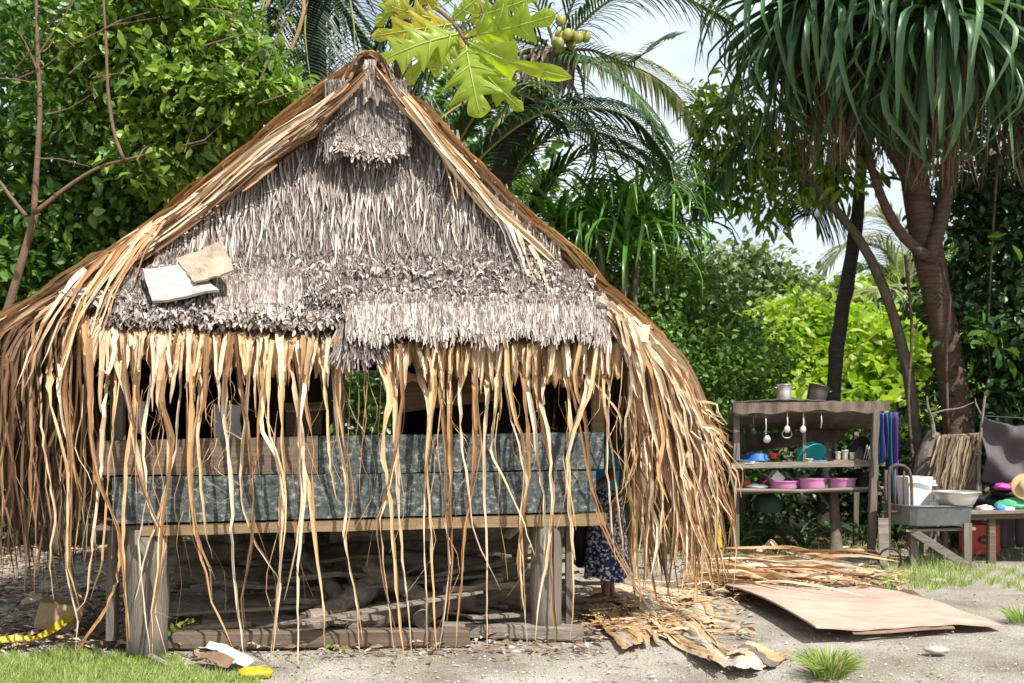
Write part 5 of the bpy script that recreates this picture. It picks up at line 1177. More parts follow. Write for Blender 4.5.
    single('flat_stone', MB().lathe(base + Vector((-.18, -.10, -.03)), [(0, 0), (.2, 0), (.22, .03), (.18, .05), (0, .055)], 18, None, (1, .7)), 'bleached_tan', 'pale flat stone under the foot of the person behind the strips', 'stone')
    root.location.z = .03
person()
crumple('black_form', (P(581, 560, 8.9).x, 8.9, .28), (.09, .12, .40), 'black', 'black lumpy form hanging beside the patterned skirt', 'sack', 51, amp=.12)  # plain black lump filling the dark area left of the skirt

# ================================================================== VEGETATION
def tree(name, label, trunks, blobs, n, size, m, cat='tree', asp=.55, sub=26, spread=.30, bark='bark', crown='crown', base=None, kind=None, droop=.35, shell=.5, group=None, upn=.9):
    b = base if base is not None else Vector((blobs[0][0], blobs[0][1], 0)) if not trunks else Vector((trunks[0][0][0].x, trunks[0][0][0].y, 0))
    root = thing(name, label, cat, b, group)
    for i, (pts, r0, r1) in enumerate(trunks):
        pp = resample(pts, 16); part('trunk' if i == 0 else 'branch', MB().tube(pp, np.linspace(r0, r1, 16), 10, rough=.05), bark, root, True)
    mb = MB(); foliage(mb, blobs, n, size, asp, sub, spread, droop, shell=shell, upn=upn); part(crown, mb, m, root)
    return root
# left broadleaf tree, trunk at the left edge
def PT(Y, *xy): return [P(x, y, Y) for x, y in xy]
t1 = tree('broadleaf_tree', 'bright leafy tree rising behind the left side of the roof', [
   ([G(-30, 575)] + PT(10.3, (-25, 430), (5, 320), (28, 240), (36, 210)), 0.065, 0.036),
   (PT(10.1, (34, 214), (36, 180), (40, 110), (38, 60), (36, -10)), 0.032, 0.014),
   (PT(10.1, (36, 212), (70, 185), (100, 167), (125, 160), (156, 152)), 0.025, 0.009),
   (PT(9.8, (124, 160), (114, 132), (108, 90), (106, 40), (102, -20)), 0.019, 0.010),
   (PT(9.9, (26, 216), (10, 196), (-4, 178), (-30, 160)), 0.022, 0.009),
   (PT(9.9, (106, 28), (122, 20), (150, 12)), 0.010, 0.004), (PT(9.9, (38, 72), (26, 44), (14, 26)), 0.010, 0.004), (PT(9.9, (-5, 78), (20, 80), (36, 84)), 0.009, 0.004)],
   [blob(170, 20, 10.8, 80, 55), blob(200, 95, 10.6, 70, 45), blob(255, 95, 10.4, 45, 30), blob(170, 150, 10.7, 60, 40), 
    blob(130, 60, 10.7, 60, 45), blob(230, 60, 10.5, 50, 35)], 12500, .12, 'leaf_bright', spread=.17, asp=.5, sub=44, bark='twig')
mb = MB(); foliage(mb, [blob(60, 20, 10.9, 80, 50), blob(80, 100, 11.0, 70, 55), blob(-30, 60, 10.9, 70, 70), blob(150, 120, 11.4, 90, 70), blob(220, 60, 11.4, 60, 40)], 9000, .105, .5, 40, .2); part('crown', mb, 'leaf_mid', t1)  # crown's sunlit and dim sides put into two leaf colours
for k in range(40):
    x = R.uniform(-10, 290); y = R.uniform(-10, 170) if x < 200 else R.uniform(10, 110); a = P(x, y, 10.0 + R.uniform(-.2, .4)); d = Vector((R.gauss(.3, .5), R.gauss(0, .2), R.gauss(.2, .4))); part('branch', MB().tube([a, a + d * .35 + Vector((0, 0, R.gauss(0, .05))), a + d * .8], [.009, .007, .003], 5), 'twig', t1)
tree('broadleaf_tree', 'darker leafy tree standing lower and further back at the left edge', [([G(60, 555)] + PT(11.9, (62, 430), (70, 330), (60, 260)), .10, .05)],
   [blob(0, 190, 11.6, 80, 60), blob(80, 210, 11.7, 80, 60), blob(150, 190, 11.8, 60, 50), blob(20, 280, 11.6, 90, 60), blob(110, 260, 11.9, 70, 50), blob(-60, 300, 11.6, 90, 90)], 13000, .125, 'leaf_mid', spread=.24, sub=34)
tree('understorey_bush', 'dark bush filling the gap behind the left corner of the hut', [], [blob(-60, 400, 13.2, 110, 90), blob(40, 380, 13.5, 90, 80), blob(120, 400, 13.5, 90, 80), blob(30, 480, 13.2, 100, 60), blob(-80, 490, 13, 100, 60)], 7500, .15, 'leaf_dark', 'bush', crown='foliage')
tree('understorey_bush', 'dark bush seen through the openings behind the hut', [], [blob(230, 470, 14.5, 110, 70), blob(360, 470, 14.5, 100, 70), blob(480, 460, 14.5, 100, 80), blob(590, 470, 14, 80, 70), blob(300, 380, 15, 120, 70), blob(450, 370, 15, 120, 70)], 7500, .15, 'leaf_mid', 'bush', crown='foliage')
tree('broadleaf_tree', 'tall dark tree mass far behind the left roof slope', [([G(200, 530)] + PT(16, (200, 400), (210, 250), (220, 100)), .2, .1)],
   [blob(-60, 60, 16, 120, 120), blob(80, 40, 16.5, 120, 110), blob(220, 60, 17, 100, 100), blob(60, 220, 16, 130, 120), blob(220, 220, 16.5, 110, 120), blob(-120, 250, 15.5, 100, 130)], 9000, .24, 'leaf_dark')
# ---- coconut palms
def frond(parent, way, L, n, m='frond', droop=.8, rm='rachis', r0=.022, spread=.75, S=4, wl=.035, taper=.45, plane=None, bare=.08, vdroop=None):
    pp = resample(way, 26); fr = MB(); fr.tube(pp, np.linspace(r0, .005, 26), 6)
    o = part('frond', fr, rm, parent, True)
    mb = MB(); ts = np.linspace(bare, .99, n); idx = ts * 25; pts = []; W = []; NRM = []
    for sd_ in (-1, 1):
        for k, f in enumerate(idx):
            i = min(int(f), 24); p = pp[i].lerp(pp[i + 1], f - i); tg_ = (pp[i + 1] - pp[i]).normalized()
            up = Vector((0, 0, 1)) if abs(tg_.z) < .92 else Vector((0, 1, 0))
            side = tg_.cross(up).normalized() * sd_
            if plane is not None: side = (Vector(plane) * sd_ - tg_ * tg_.dot(Vector(plane)) * sd_).normalized()
            t = ts[k]; ln = L * math.sin(math.pi * min(1, .12 + t * .80)) ** .7 * R.uniform(.85, 1.1) + .1 * L
            d = (side * spread + tg_ * taper + Vector((0, 0, .15))).normalized(); q = p.copy(); row = []
            dd = droop * R.uniform(.7, 1.2)
            for s_ in range(S + 1):
                row.append(tuple(q)); q = q + d * ln / S; d = (d + Vector((R.gauss(0, .04), R.gauss(0, .04), -dd * 1.6 / S))).normalized()
            pts.append(row); W.append(wl * np.interp(np.linspace(0, 1, S + 1), [0, .15, .6, 1], [.5, 1, .8, .08]))
    ribbons(mb, pts, np.array(W), np.array([0.1, -.4, 1]), -.25)
    part('leaflets', mb, m, o, kind='stuff')
palm = thing('coconut_palm', 'coconut palm with green nuts and arching fronds behind the roof ridge', 'palm', G(440, 545))
part('trunk', MB().tube(resample([G(440, 545)] + PT(12.5, (450, 400), (478, 250), (515, 140), (556, 58)), 24), np.linspace(.19, .13, 24), 12, rough=.06), 'bark_dark', palm, True)
CP = P(556, 52, 12.5)
def F(way, *a, **k): frond(palm, [CP] + [P(x, y, Y) for x, y, Y in way], *a, **k)
# the low arching frond: from behind the roof up and over to the right
frond(palm, [P(458, 188, 11.6), P(488, 150, 11.4), P(540, 114, 11.2), P(600, 108, 11.1), P(640, 124, 11.1), P(668, 160, 11.1)], .78, 84, 'frond_dark', 1.05, spread=.55, wl=.04)
frond(palm, [CP, P(580, 62, 13.2), P(615, 62, 13.4), P(650, 74, 13.6), P(680, 98, 13.8), P(700, 130, 13.9)], .75, 80, 'frond_pale', 1.2, spread=.5, wl=.035)
F([(590, 50, 12.6), (630, 62, 12.6), (655, 42, 12.8), (676, 36, 13)], .34, 34, 'frond', .3, spread=.8)
F([(585, 20, 12.3), (620, -4, 12), (670, -8, 11.8), (730, 20, 11.6)], .7, 50, 'frond', .9)
F([(590, 60, 11.9), (630, 90, 11.6), (660, 130, 11.4), (676, 190, 11.3)], .6, 56, 'frond', 1.1, spread=.55)
F([(570, 10, 12.4), (600, -40, 12.2), (680, -70, 12), (760, -40, 12)], .8, 50, 'frond', 1.0)
F([(540, 10, 12.4), (500, -30, 12), (440, -30, 11.6), (380, 20, 11.4)], .8, 50, 'frond', 1.0)
F([(520, 40, 12.2), (470, 30, 11.9), (430, 60, 11.8), (400, 130, 11.7)], .75, 50, 'frond_dark', 1.0)
F([(530, 80, 12.2), (500, 120, 12.1), (470, 170, 12), (450, 240, 12)], .7, 46, 'frond_pale', .9, rm='rachis_brown', spread=.5)
F([(540, 90, 12.8), (520, 140, 13), (510, 190, 13), (505, 260, 13)], .7, 46, 'frond', .9, spread=.5)
F([(575, 90, 12.8), (600, 140, 13), (616, 200, 13), (620, 260, 13)], .7, 46, 'frond', .9, spread=.5)
for w3 in ([P(500, 200, 12.6), P(530, 150, 12.4), P(580, 130, 12.3), P(640, 150, 12.3), P(690, 200, 12.3)], [P(520, 240, 12.8), P(560, 170, 12.6), P(610, 150, 12.5), P(660, 180, 12.5), P(690, 240, 12.4)], [P(455, 150, 12.2), P(480, 110, 12), P(520, 95, 12), P(560, 120, 12)]): frond(palm, w3, .75, 70, 'frond', 1.0, spread=.5, wl=.04)
frond(palm, [CP, P(452, 110, 11.8), P(432, 134, 11.7), P(412, 156, 11.6)], .2, 14, 'frond_pale', .8, rm='rachis_brown', r0=.03)
F([(500, 10, 12.3), (460, -20, 12), (400, 10, 11.8), (360, 90, 11.6)], .8, 50, 'frond_dark', 1.0)
for k in range(15):
    c = P(566 + R.gauss(0, 9), 38 + R.gauss(0, 6), 11.9 + R.uniform(-.1, .2))
    part('coconut', MB().lathe(c, [(0, -.07), (.04, -.055), (.06, -.015), (.06, .025), (.04, .06), (0, .07)], 12), 'nut', palm, True)
mb = MB()
for k in range(80):
    x = 548 + R.gauss(0, 16); y = 50 + R.uniform(0, 22); pp = resample([P(556, 50, 12.4), P(x, y, 12.2), P(x + R.gauss(0, 5), y + R.uniform(15, 40), 12.2)], 7)
    ribbons(mb, [pp], .05 * np.array([[.6, 1, 1, 1, .8, .5, .1]]), FN, .3, NR.normal(0, .4, (1, 7)))
part('dead_sheath', mb, 'fibre', palm)
# darker palm behind at upper left-centre
palm = thing('coconut_palm', 'dark coconut palm with fronds hanging behind the roof peak', 'palm', G(330, 540))
part('trunk', MB().tube(resample([G(322, 540)] + PT(13.5, (322, 300), (318, 100), (310, -40)), 20), np.linspace(.19, .13, 20), 12, rough=.06), 'bark_dark', palm, True)
CP = P(312, -60, 13.5)
for way in ([(280, -70, 13), (240, -30, 12.6), (215, 40, 12.4), (200, 100, 12.4)], [(290, -40, 13), (265, 0, 12.7), (255, 60, 12.6), (262, 130, 12.6)], [(310, -20, 13), (305, 30, 12.7), (312, 90, 12.6)],
            [(330, -50, 13), (350, 0, 12.8), (355, 60, 12.7), (350, 130, 12.7)], [(350, -70, 13), (400, -40, 12.8), (420, 30, 12.8), (430, 120, 12.8)], [(340, -80, 14), (420, -90, 14.5), (480, -20, 14.8), (500, 90, 15)],
            [(270, -90, 14), (190, -80, 14.5), (150, 0, 14.8), (140, 90, 15)], [(300, -20, 13.9), (280, 60, 14.2), (285, 150, 14.2)], [(330, -10, 14), (380, 60, 14.2), (400, 150, 14.2)], [(320, -30, 14), (330, 40, 14.2), (325, 160, 14.3)]):
    F(way, .85, 54, 'frond_dark', 1.0, spread=.6, wl=.045)
for (a, b, c_, lb) in ((((272, -10), (268, 4), (256, 20)), 13, .03, 'bare brown stalk hanging at the top left of centre'), (((303, -10), (304, 10), (299, 30), (291, 50)), 12.3, .03, 'longer bare brown stalk hanging beside the dark fronds')):
    single('hanging_stalk', MB().tube([P(x, y, b - 1) for x, y in a], .022, 7), 'rachis_brown', lb, 'stalk')
# distant palms at the right: drooping fronds against the sky
palm = thing('coconut_palm', 'thin dark coconut palm leaning behind the pandanus trunks', 'palm', G(836, 515))
part('trunk', MB().tube(resample([G(822, 535)] + PT(14.3, (838, 340), (848, 280), (856, 225), (862, 150), (864, 110)), 22), np.linspace(.13, .075, 22), 10, rough=.14), 'bark_dark', palm, True)
CP = P(864, 104, 14.3)
for way in ([(830, 90, 14.1), (780, 110, 13.9), (735, 150, 13.7), (700, 210, 13.6)], [(820, 70, 14.3), (760, 80, 14.3), (710, 120, 14.3), (690, 170, 14.3)], [(850, 130, 14.3), (830, 170, 14.3), (812, 215, 14.3)],
            [(880, 80, 14.3), (930, 80, 14.3), (980, 140, 14.3)], [(850, 60, 14.3), (800, 30, 14.3), (750, 50, 14.3)]):
    F(way, 1.0, 64, 'frond_dark' if R.random() < .6 else 'frond', 1.15, spread=.5, wl=.045)
palm = thing('coconut_palm', 'pale coconut palm low in the distance between the trunks', 'palm', G(905, 490))
CP = P(905, 290, 24); part('trunk', MB().tube([G(905, 490)] + [P(905, 400, 24), P(905, 300, 24)], .16, 10), 'bark', palm, True)
for way in ([(870, 268, 24), (840, 290, 24), (822, 330, 24)], [(885, 250, 24), (850, 245, 24), (825, 268, 24)], [(900, 240, 24), (880, 215, 24), (860, 218, 24)], [(930, 260, 24), (960, 270, 24), (975, 310, 24)], [(880, 290, 23), (860, 320, 23), (856, 360, 23)], [(925, 290, 23), (940, 330, 23)], [(915, 240, 24), (940, 222, 24), (965, 240, 24)]):
    F(way, 1.3, 50, 'frond_pale' if R.random() < .5 else 'frond', .9, spread=.6, wl=.05)
# ---- pandanus
def blade_variants(n, L, w, m, seed, dr, kink=False):
    out = []
    for k in range(n):
        l_ = L * R.uniform(.8, 1.15); S = 14; ang = R.uniform(.15, .9); p = Vector((0, 0, 0)); pts = []; kk = R.randint(6, 10)
        for i in range(S):
            pts.append(tuple(p)); d = Vector((math.cos(ang), 0, math.sin(ang))); p = p + d * l_ / (S - 1)
            if kink and i in (kk, kk + 1): ang -= R.uniform(.35, .75)
            ang -= dr * R.uniform(.6, 1.4) * (.5 + i / S); ang = max(ang, -1.55)
        mb = MB(); ribbons(mb, [pts], w * np.interp(np.linspace(0, 1, S), [0, .1, .6, .9, 1], [1.1, 1, .8, .4, .03])[None], np.array([0, 0, 1]) + np.zeros((1, S, 3)) + np.array([.3, 0, 0]), -.28 * -1, NR.normal(0, .06, (1, S)))
        out.append(mb.mesh('blade', m, True))
    return out
bv = {'g': blade_variants(8, 1.8, .095, 'blade', 1, .085, True), 'f': blade_variants(6, 1.1, .05, 'blade_bright', 2, .16, True), 'd': blade_variants(8, 1.5, .055, 'blade_dead', 3, .5)}
def head(root, c, n, kind, s=1.0, tilt=(-.5, .9), name='leaf_blade', azr=(0, 6.283)):
    c = Vector(c) - wloc(root)
    for k in range(n):
        o = bpy.data.objects.new(name, R.choice(bv[kind])); C.objects.link(o); o.parent = root
        az = k * 2.39996 if azr == (0, 6.283) else R.uniform(*azr); t = R.uniform(*tilt)
        o.location = c + Vector((R.gauss(0, .04), R.gauss(0, .04), R.uniform(-.12, .12)))
        o.rotation_euler = (R.gauss(0, .12), -t, az); q = s * R.uniform(.85, 1.12); o.scale = (q, q, q)
pd = thing('pandanus_tree', 'big pandanus tree with drooping sword leaves over a skirt of dead brown leaves', 'pandanus', G(962, 560))
tk = resample([G(968, 546)] + PT(13.2, (958, 420), (944, 330), (930, 262), (918, 200), (910, 140), (905, 60)), 22)
part('trunk', MB().tube(tk, np.interp(np.linspace(0, 1, 22), [0, .5, .6, 1], [.22, .175, .20, .12]), 14, rough=.07), 'bark_brown', pd, True)
for w_, r0, r1 in ((PT(13.0, (928, 262), (942, 215), (948, 160), (950, 90), (945, 30)), .10, .08), (PT(12.8, (926, 256), (905, 238), (888, 212), (872, 168), (862, 110)), .07, .04), (PT(13, (916, 190), (880, 130), (830, 60), (806, 10)), .10, .08), (PT(13, (944, 150), (985, 90), (1030, 40)), .10, .08)):
    part('branch', MB().tube(resample(w_, 12), np.linspace(r0, r1, 12), 10, rough=.08), 'bark_brown', pd, True)
for w_ in ([(940, 262), (950, 300), (946, 340), (948, 430)], [(905, 255), (912, 330), (908, 400), (914, 470)]):
    part('aerial_root', MB().tube(resample(PT(12.8, *w_), 10), .02, 6), 'bark_brown', pd, True)
HD = [(P(938, 12, 11.4), 90, 1.22), (P(818, -2, 11.8), 90, 1.04), (P(1040, 14, 12.0), 50, 1.2), (P(880, -20, 12.8), 34, 1.2), (P(990, -40, 12.9), 24, 1.2)]
def head_mass(mb, c, n, kind, s, tilt):      # leaves beyond the nearest ones, joined
    for k in range(n):
        me = R.choice(bv[kind]); V = np.empty(len(me.vertices) * 3); me.vertices.foreach_get('co', V); V = V.reshape(-1, 3)
        F4 = np.empty(len(me.polygons) * 4, int); me.polygons.foreach_get('vertices', F4)
        q = s * R.uniform(.85, 1.12); Mx = np.array((Matrix.Rotation(k * 2.39996 + 1, 3, 'Z') @ Matrix.Rotation(-R.uniform(*tilt), 3, 'Y') @ Matrix.Rotation(R.gauss(0, .12), 3, 'X')))
        mb.add((V * q) @ Mx.T + np.array(c) + NR.normal(0, .05, 3), F4.reshape(-1, 4), None, NR.random((len(V), 2)))
for c, n, s in HD: head(pd, c, n, 'g', s, (-.85, .8))
hm = MB()
for c, n, s in HD: head_mass(hm, c, int(n * .8), 'g', s * .95, (-1.25, -.45)); head_mass(hm, c, int(n * .6), 'g', s, (-.8, .8))
part('leaf_mass', hm, 'blade', pd, True, kind='stuff')
def skirt(c, n, r, y0, y1, m, seed, w=.045):
    mb = MB(); rr = random.Random(seed)
    for k in range(n):
        a = rr.uniform(0, 6.283); ro = r * rr.uniform(.15, 1) ; L_ = rr.uniform(y0, y1); p = Vector(c); d = Vector((math.cos(a), math.sin(a), 0))
        way = [p, p + d * ro * .6 + Vector((0, 0, .05)), p + d * ro + Vector((0, 0, -.25)), p + d * ro * rr.uniform(.85, 1.1) + Vector((rr.gauss(0, .06), 0, -L_ * .6)), p + d * ro * rr.uniform(.7, 1.1) + Vector((rr.gauss(0, .1), 0, -L_))]
        pts = resample(way, 12); ribbons(mb, [pts], w * rr.uniform(.6, 1.2) * np.interp(np.linspace(0, 1, 12), [0, .2, .8, 1], [1, 1, .6, .08])[None], np.array(d) + np.array([0, 0, .2]), .3, np.cumsum(NR.normal(0, .18, 12))[None])
    return mb
for i, (c, r, n, y1) in enumerate(((P(940, 30, 12.0), .55, 170, 2.0), (P(828, 20, 12.3), .55, 180, 2.0), (P(1030, 30, 12.5), .5, 120, 2.0), (P(885, 10, 12.8), .5, 120, 2.2))):
    part('dead_leaf_skirt', skirt(c, n, r, .9, y1, 'blade_dead', i), 'blade_dead', pd)
    part('hanging_green_leaves', skirt(c, int(n * .35), r * 2.0, .9, y1 * .95, 'blade', 20 + i, .07), 'blade', pd)
# small pandanus left of it, behind the roof
pd2 = thing('pandanus_shrub', 'bushy green pandanus shrub with upright shiny blades behind the right roof edge', 'pandanus', G(615, 545))
for (x, y, Y) in ((560, 235, 12.2), (600, 225, 12.0), (640, 215, 12.2), (585, 250, 12.6), (660, 240, 12.5), (625, 250, 11.9)):
    part('stem', MB().tube([G(615, 545 - (Y - 12) * 3), P((x + 615) / 2, 380, Y), P(x, y + 10, Y)], [.06, .05, .04], 8), 'bark', pd2, True)
    head(pd2, P(x, y, Y), 46, 'f', 1.15, (-.2, .9))
# leaning tree and its broad crown
tree('leaning_tree', 'slender leaning tree with a loose crown left of the pandanus', [([G(925, 538)] + PT(13.5, (912, 400), (905, 360), (890, 305), (866, 250), (838, 212), (812, 184), (780, 150)), .09, .05)],
   [blob(790, 130, 13.6, 60, 45), blob(735, 160, 13.6, 45, 40), blob(770, 195, 13.8, 45, 25), blob(830, 170, 13.6, 50, 35), blob(730, 110, 13.4, 40, 35), blob(705, 185, 14, 30, 30)], 2300, .20, 'leaf_bright', asp=.26, sub=22, droop=1.0, spread=.20, shell=.3)
# bushes
tree('climber_bush', 'dark green vine covered bush right behind the hut corner', [], [blob(640, 290, 12.8, 60, 45), blob(700, 310, 13.6, 55, 48), blob(620, 350, 12.6, 60, 50), blob(690, 380, 12.8, 70, 50), blob(745, 370, 14.4, 45, 45), blob(640, 440, 12.9, 80, 50), blob(715, 460, 14.2, 50, 50), blob(580, 290, 13, 40, 40)], 24000, .08, 'leaf_mid', 'bush', crown='foliage', asp=.6, sub=60, spread=.22)
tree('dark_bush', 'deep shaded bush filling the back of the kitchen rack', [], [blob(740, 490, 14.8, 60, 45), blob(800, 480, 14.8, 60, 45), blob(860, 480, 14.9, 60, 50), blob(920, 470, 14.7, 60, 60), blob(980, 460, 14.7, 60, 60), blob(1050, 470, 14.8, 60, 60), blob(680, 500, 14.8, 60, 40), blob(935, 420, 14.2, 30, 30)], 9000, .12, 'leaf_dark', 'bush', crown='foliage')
tree('lime_bush', 'sunlit lime green bush with yellow leaves behind the rack', [], [blob(765, 345, 20, 45, 32), blob(800, 322, 20.4, 45, 24), blob(835, 340, 20.4, 45, 30), blob(800, 380, 19.8, 60, 32), blob(870, 375, 20, 60, 34), blob(740, 400, 19.8, 40, 25), blob(930, 370, 20.4, 50, 40), blob(880, 420, 19.5, 60, 30)], 17000, .17, 'leaf_lime', 'bush', crown='foliage', asp=.5)
tree('broad_leaf_bush', 'mid green large leaved bush between the leaning trunks', [], [blob(880, 365, 18.6, 40, 20), blob(915, 350, 18.8, 40, 26), blob(870, 405, 18.4, 60, 22), blob(800, 412, 18.2, 60, 18)], 3600, .26, 'leaf_lime', 'bush', crown='foliage', asp=.6)
tree('pale_tree', 'loose pale leaved tree standing against the sky left of the palm', [([G(760, 510)] + PT(22.5, (762, 420), (768, 330), (760, 250)), .12, .05)], [blob(712, 275, 22.5, 36, 26), blob(755, 275, 22.5, 34, 22), blob(792, 288, 23, 34, 16), blob(740, 320, 22.5, 50, 24), blob(790, 325, 23, 50, 20)], 5500, .17, 'leaf_grey', spread=.35)
tree('far_tree', 'rounded green tree top far behind the lime bush', [([G(830, 470)] + PT(30, (830, 400), (830, 300)), .2, .1)], [blob(830, 302, 30, 40, 16), blob(875, 300, 30, 40, 22), blob(780, 308, 30, 40, 16), blob(925, 280, 30, 40, 36), blob(830, 350, 30, 120, 40)], 6500, .34, 'leaf_lime')
tree('shade_tree', 'dark spreading tree filling the right edge behind the pandanus', [([G(1040, 545)] + PT(13.6, (1035, 400), (1020, 300), (1000, 220), (990, 150)), .16, .08)], [blob(990, 240, 13.4, 45, 45), blob(1040, 240, 13.2, 50, 60), blob(1000, 320, 13.2, 50, 45), blob(1060, 340, 13, 60, 60), blob(985, 385, 13.4, 40, 38), blob(1030, 400, 13.4, 50, 50), blob(1000, 180, 13.8, 60, 40), blob(1090, 180, 13.6, 70, 70), blob(960, 300, 14.2, 30, 40)], 18000, .12, 'leaf_dark', asp=.55, sub=34)
tree('vine', 'light leaved vine hanging in front of the shade tree', [(PT(12.9, (1000, 120), (992, 250), (988, 340), (992, 380)), .02, .008)], [blob(988, 345, 12.9, 14, 14), blob(1008, 240, 12.8, 12, 10), blob(970, 350, 12.9, 12, 20)], 90, .20, 'leaf_mid', 'vine', crown='leaves', sub=6)
tree('background_trees', 'tall green trees far behind the hut roof', [([G(420, 490)] + PT(24, (420, 380), (430, 200)), .25, .15)], [blob(380, 180, 24, 100, 90), blob(500, 230, 24, 90, 80), blob(600, 300, 23, 80, 50), blob(470, 120, 25, 60, 50), blob(660, 270, 25, 40, 36)], 7500, .30, 'leaf_mid', 'tree')
bpy.data.objects['background_trees'].name = 'background_tree'
# far belt of woodland closing the view
mb = MB(); bl_ = []
for k in range(34):
    x = -900 + k * 85; h = 60 if 700 < x < 930 else 120
    if 640 < x < 960: h = 50
    bl_.append(blob(x, 430 - h * .7, 40 + R.uniform(-3, 3), 80, h, 120))
foliage(mb, bl_, 34000, .5, .6, 30, .5); single('woodland', mb, 'leaf_mid', kind='stuff', label='belt of green woodland closing the view behind everything')
# low plants and dry fern fronds under the rack
def lowplants():
    mb = MB(); K = 330
    cs = [(x, y) for x, y in zip(NR.uniform(640, 1060, 26), NR.uniform(536, 556, 26))]
    for (x, y) in cs:
        c = np.array(G(x, y)) + np.array([0, .3, 0]); n = 16; a = NR.uniform(0, 6.28, n); L_ = NR.uniform(.3, .7, n); le = NR.uniform(.4, 1.2, n)
        dr_ = np.stack([np.cos(a), np.sin(a), 0 * a], -1)
        path = np.stack([c + dr_ * (L_ * le * t ** 1.3)[:, None] + np.array([0, 0, 1]) * (L_ * (t - .55 * t * t))[:, None] for t in np.linspace(0, 1, 6)], 1)
        ribbons(mb, path, np.array([.5, 1, 1, .9, .5, .1]) * .035 * NR.uniform(.7, 1.3, (n, 1)), np.array([0, -.2, 1]), .2)
    single('undergrowth', mb, 'frond', kind='stuff', label='low strappy undergrowth below the rack')
lowplants()
fp = thing('fern_palm', 'young palm with arching green fronds under the left end of the rack', 'plant', G(745, 548))
for way in ([(752, 522), (765, 516), (778, 530)], [(755, 530), (775, 528), (790, 545)], [(740, 515), (728, 508), (715, 520)], [(760, 510), (790, 500), (815, 512)]):
    frond(fp, [P(745, 552, 12.7)] + [P(x, y, 12.6) for x, y in way], .22, 26, 'frond', .5, wl=.025, r0=.008)
wd_ = thing('leafy_weed', 'small leafy green weed growing beside the left post', 'weed', P(180, 647, 6.9)); part('leaves', foliage(MB(), [(*P(180, 634, 6.9), .10, .08, .08)], 50, .045, .6, 6, .1, zmin=.0), 'leaf_bright', wd_, kind='stuff')
wd_ = thing('leafy_weed', 'tiny weed in front of the long timber', 'weed', P(335, 655, 6.6)); part('leaves', foliage(MB(), [(*P(335, 645, 6.6), .05, .05, .03)], 20, .035, .6, 6, .1, zmin=.0), 'leaf_bright', wd_, kind='stuff')
# ---- breadfruit tree with big lobed leaves over the roof peak
bf = thing('breadfruit_tree', 'breadfruit tree with large lobed glowing leaves above the roof peak', 'tree', G(400, 560))
part('trunk', MB().tube(resample([G(404, 556)] + PT(12.0, (402, 300), (401, 120), (403, 60), (396, -30)), 20), np.linspace(.16, .10, 20), 12, rough=.05), 'bark_brown', bf, True)
YB = 8.9
for w_, r0 in ((PT(11.4, (400, 20), (392, -20)), .05), ([P(392, -10, 11.5), P(430, 5, 10), P(455, 25, 9.2), P(468, 46, 8.9)], .03), ([P(392, -20, 11.5), P(385, 0, 10), P(398, 14, 9.3), P(420, 26, 9.0)], .025), (PT(8.9, (462, 38), (474, 36), (484, 20), (480, 4)), .015)):
    part('branch', MB().tube(resample(w_, 10), np.linspace(r0, r0 * .5, 10), 8), 'twig', bf, True)
def lobed(a, b, wd, nl, m, roll=0.0, arch=.10, lo=.26, depthb=0.0, bend=0.0, foldv=.12):
    a, b = Vector(a), Vector(b); d = b - a; L_ = d.length; d.normalize(); nrm = Vector((0, -1, .35)); nrm = Quaternion(d, roll) @ nrm
    sd_ = d.cross(nrm).normalized(); nrm = sd_.cross(d).normalized(); N_ = 54; cols = [-1, -.66, -.33, 0, .33, .66, 1]; V = []; ph = R.uniform(-.1, .1)
    for i in range(N_ + 1):
        s = i / N_; env = math.sin(math.pi * min(1, max(0, .05 + s * .95)) ** .85) ** .75; fr = (s * nl + ph) % 1.0
        tri = fr / .78 if fr < .78 else (1 - fr) / .22
        lob = lo + (1 - lo) * tri ** 1.35 if s < .9 else .85
        hw = max(.004, wd * L_ * env * lob)
        for c in cols:
            fwd = s + abs(c) * hw / L_ * .55 * (1 - s * .6)
            p = a + d * (L_ * fwd * .9) + sd_ * (c * hw) + nrm * (abs(c) * hw * foldv * 1.6 - c * c * hw * .35 + arch * L_ * math.sin(math.pi * s) + .012 * L_ * math.sin(s * nl * 6.28) * abs(c)) + sd_ * bend * L_ * s * s
            V.append(p)
    W = len(cols); Q = [(i*W+j, i*W+j+1, (i+1)*W+j+1, (i+1)*W+j) for i in range(N_) for j in range(W-1)]
    uv = [(cols[k % W], k // W / N_ * 1.0) for k in range(len(V))]
    o = part('leaf', MB().add(V, Q, None, uv), m, bf, True)
    vb = MB(); md = [a + d * (L_ * s * .9) + nrm * (arch * L_ * math.sin(math.pi * s) + .004) + sd_ * bend * L_ * s * s for s in np.linspace(0, .96, 14)]
    vb.tube(md, np.linspace(.010, .003, 14), 5)
    for k in range(1, nl + 1):
        s = (k - .35) / nl
        if s > .92: continue
        env = math.sin(math.pi * min(1, .05 + s * .95) ** .85) ** .75
        for sg in (-1, 1):
            hw = wd * L_ * env * .82; e = a + d * (L_ * (s + hw / L_ * .5 * (1 - s * .6)) * .9) + sd_ * (sg * hw) + nrm * (hw * foldv * 1.6 - hw * .35 * .7 + arch * L_ * math.sin(math.pi * min(1, s)) + .006)
            st_ = a + d * (L_ * (s - .06) * .9) + nrm * (arch * L_ * math.sin(math.pi * s) + .004)
            vb.tube([st_, st_.lerp(e, .5) + nrm * .008, e], [.005, .004, .002], 4)
    part('vein', vb, 'vein', o, True)
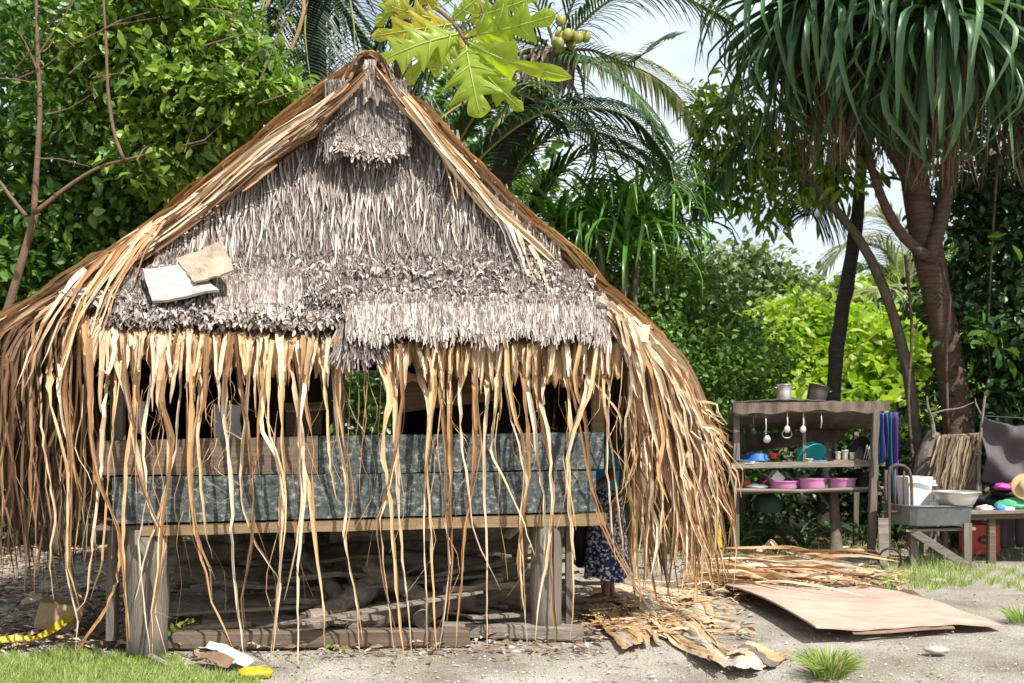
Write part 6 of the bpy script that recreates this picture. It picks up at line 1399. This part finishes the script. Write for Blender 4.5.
LV = [((470, 36), (566, 12), .27, 4, 'breadleaf', .9, 8.9, 8.6), ((468, 42), (584, 82), .15, 2, 'breadleaf', 1.0, 8.9, 8.5), ((466, 46), (482, 126), .40, 4, 'breadleaf', .15, 8.9, 8.7),
      ((462, 48), (530, 118), .22, 4, 'breadleaf', .6, 9.0, 8.9), ((458, 34), (364, 68), .26, 4, 'breadleaf', -.4, 9.0, 8.8), ((456, 30), (398, 92), .2, 3, 'breadleaf', -.2, 9.15, 9.0), ((474, 18), (548, -8), .22, 4, 'breadleaf', .8, 9.2, 9.0), ((440, 10), (404, -20), .3, 4, 'breadleaf_y', -.5, 9.4, 9.4), ((468, 44), (512, 100), .26, 4, 'breadleaf', .4, 9.1, 8.95), ((410, -8), (372, 30), .26, 3, 'breadleaf', -.4, 9.6, 9.4), ((452, 24), (362, 38), .22, 4, 'breadleaf_y', -.7, 9.1, 8.9),
      ((440, 20), (378, 2), .24, 4, 'breadleaf_y', -.9, 9.2, 9.0), ((474, 30), (450, 62), .36, 4, 'breadleaf_y', .2, 9.2, 9.1), ((480, 10), (498, 54), .34, 4, 'breadleaf_y', .2, 9.5, 9.4),
      ((430, 8), (436, -46), .3, 4, 'breadleaf_y', .3, 9.3, 9.2), ((470, -20), (478, 30), .34, 4, 'breadleaf_y', .3, 9.5, 9.5), ((500, -30), (520, 18), .34, 4, 'breadleaf_y', .4, 9.8, 9.8),
      ((455, 30), (432, 82), .28, 4, 'breadleaf', -.3, 9.1, 9.0), ((400, -20), (384, 16), .3, 4, 'breadleaf', -.5, 9.4, 9.3), ((34, -14), (24, 14), .2, 1, 'breadleaf_y', .5, 7.8, 7.8),
      ((450, 22), (492, -14), .24, 4, 'breadleaf', .6, 9.1, 9.0), ((420, -40), (452, 6), .3, 4, 'breadleaf', .3, 9.8, 9.8), ((530, -36), (562, 0), .3, 4, 'breadleaf_y', .5, 10, 10)]
for (a, b, wd, nl, m, roll, ya, yb) in LV:
    if a[0] < 100: continue
    lobed(P(a[0], a[1], ya), P(b[0], b[1], yb), wd, nl, m, roll)
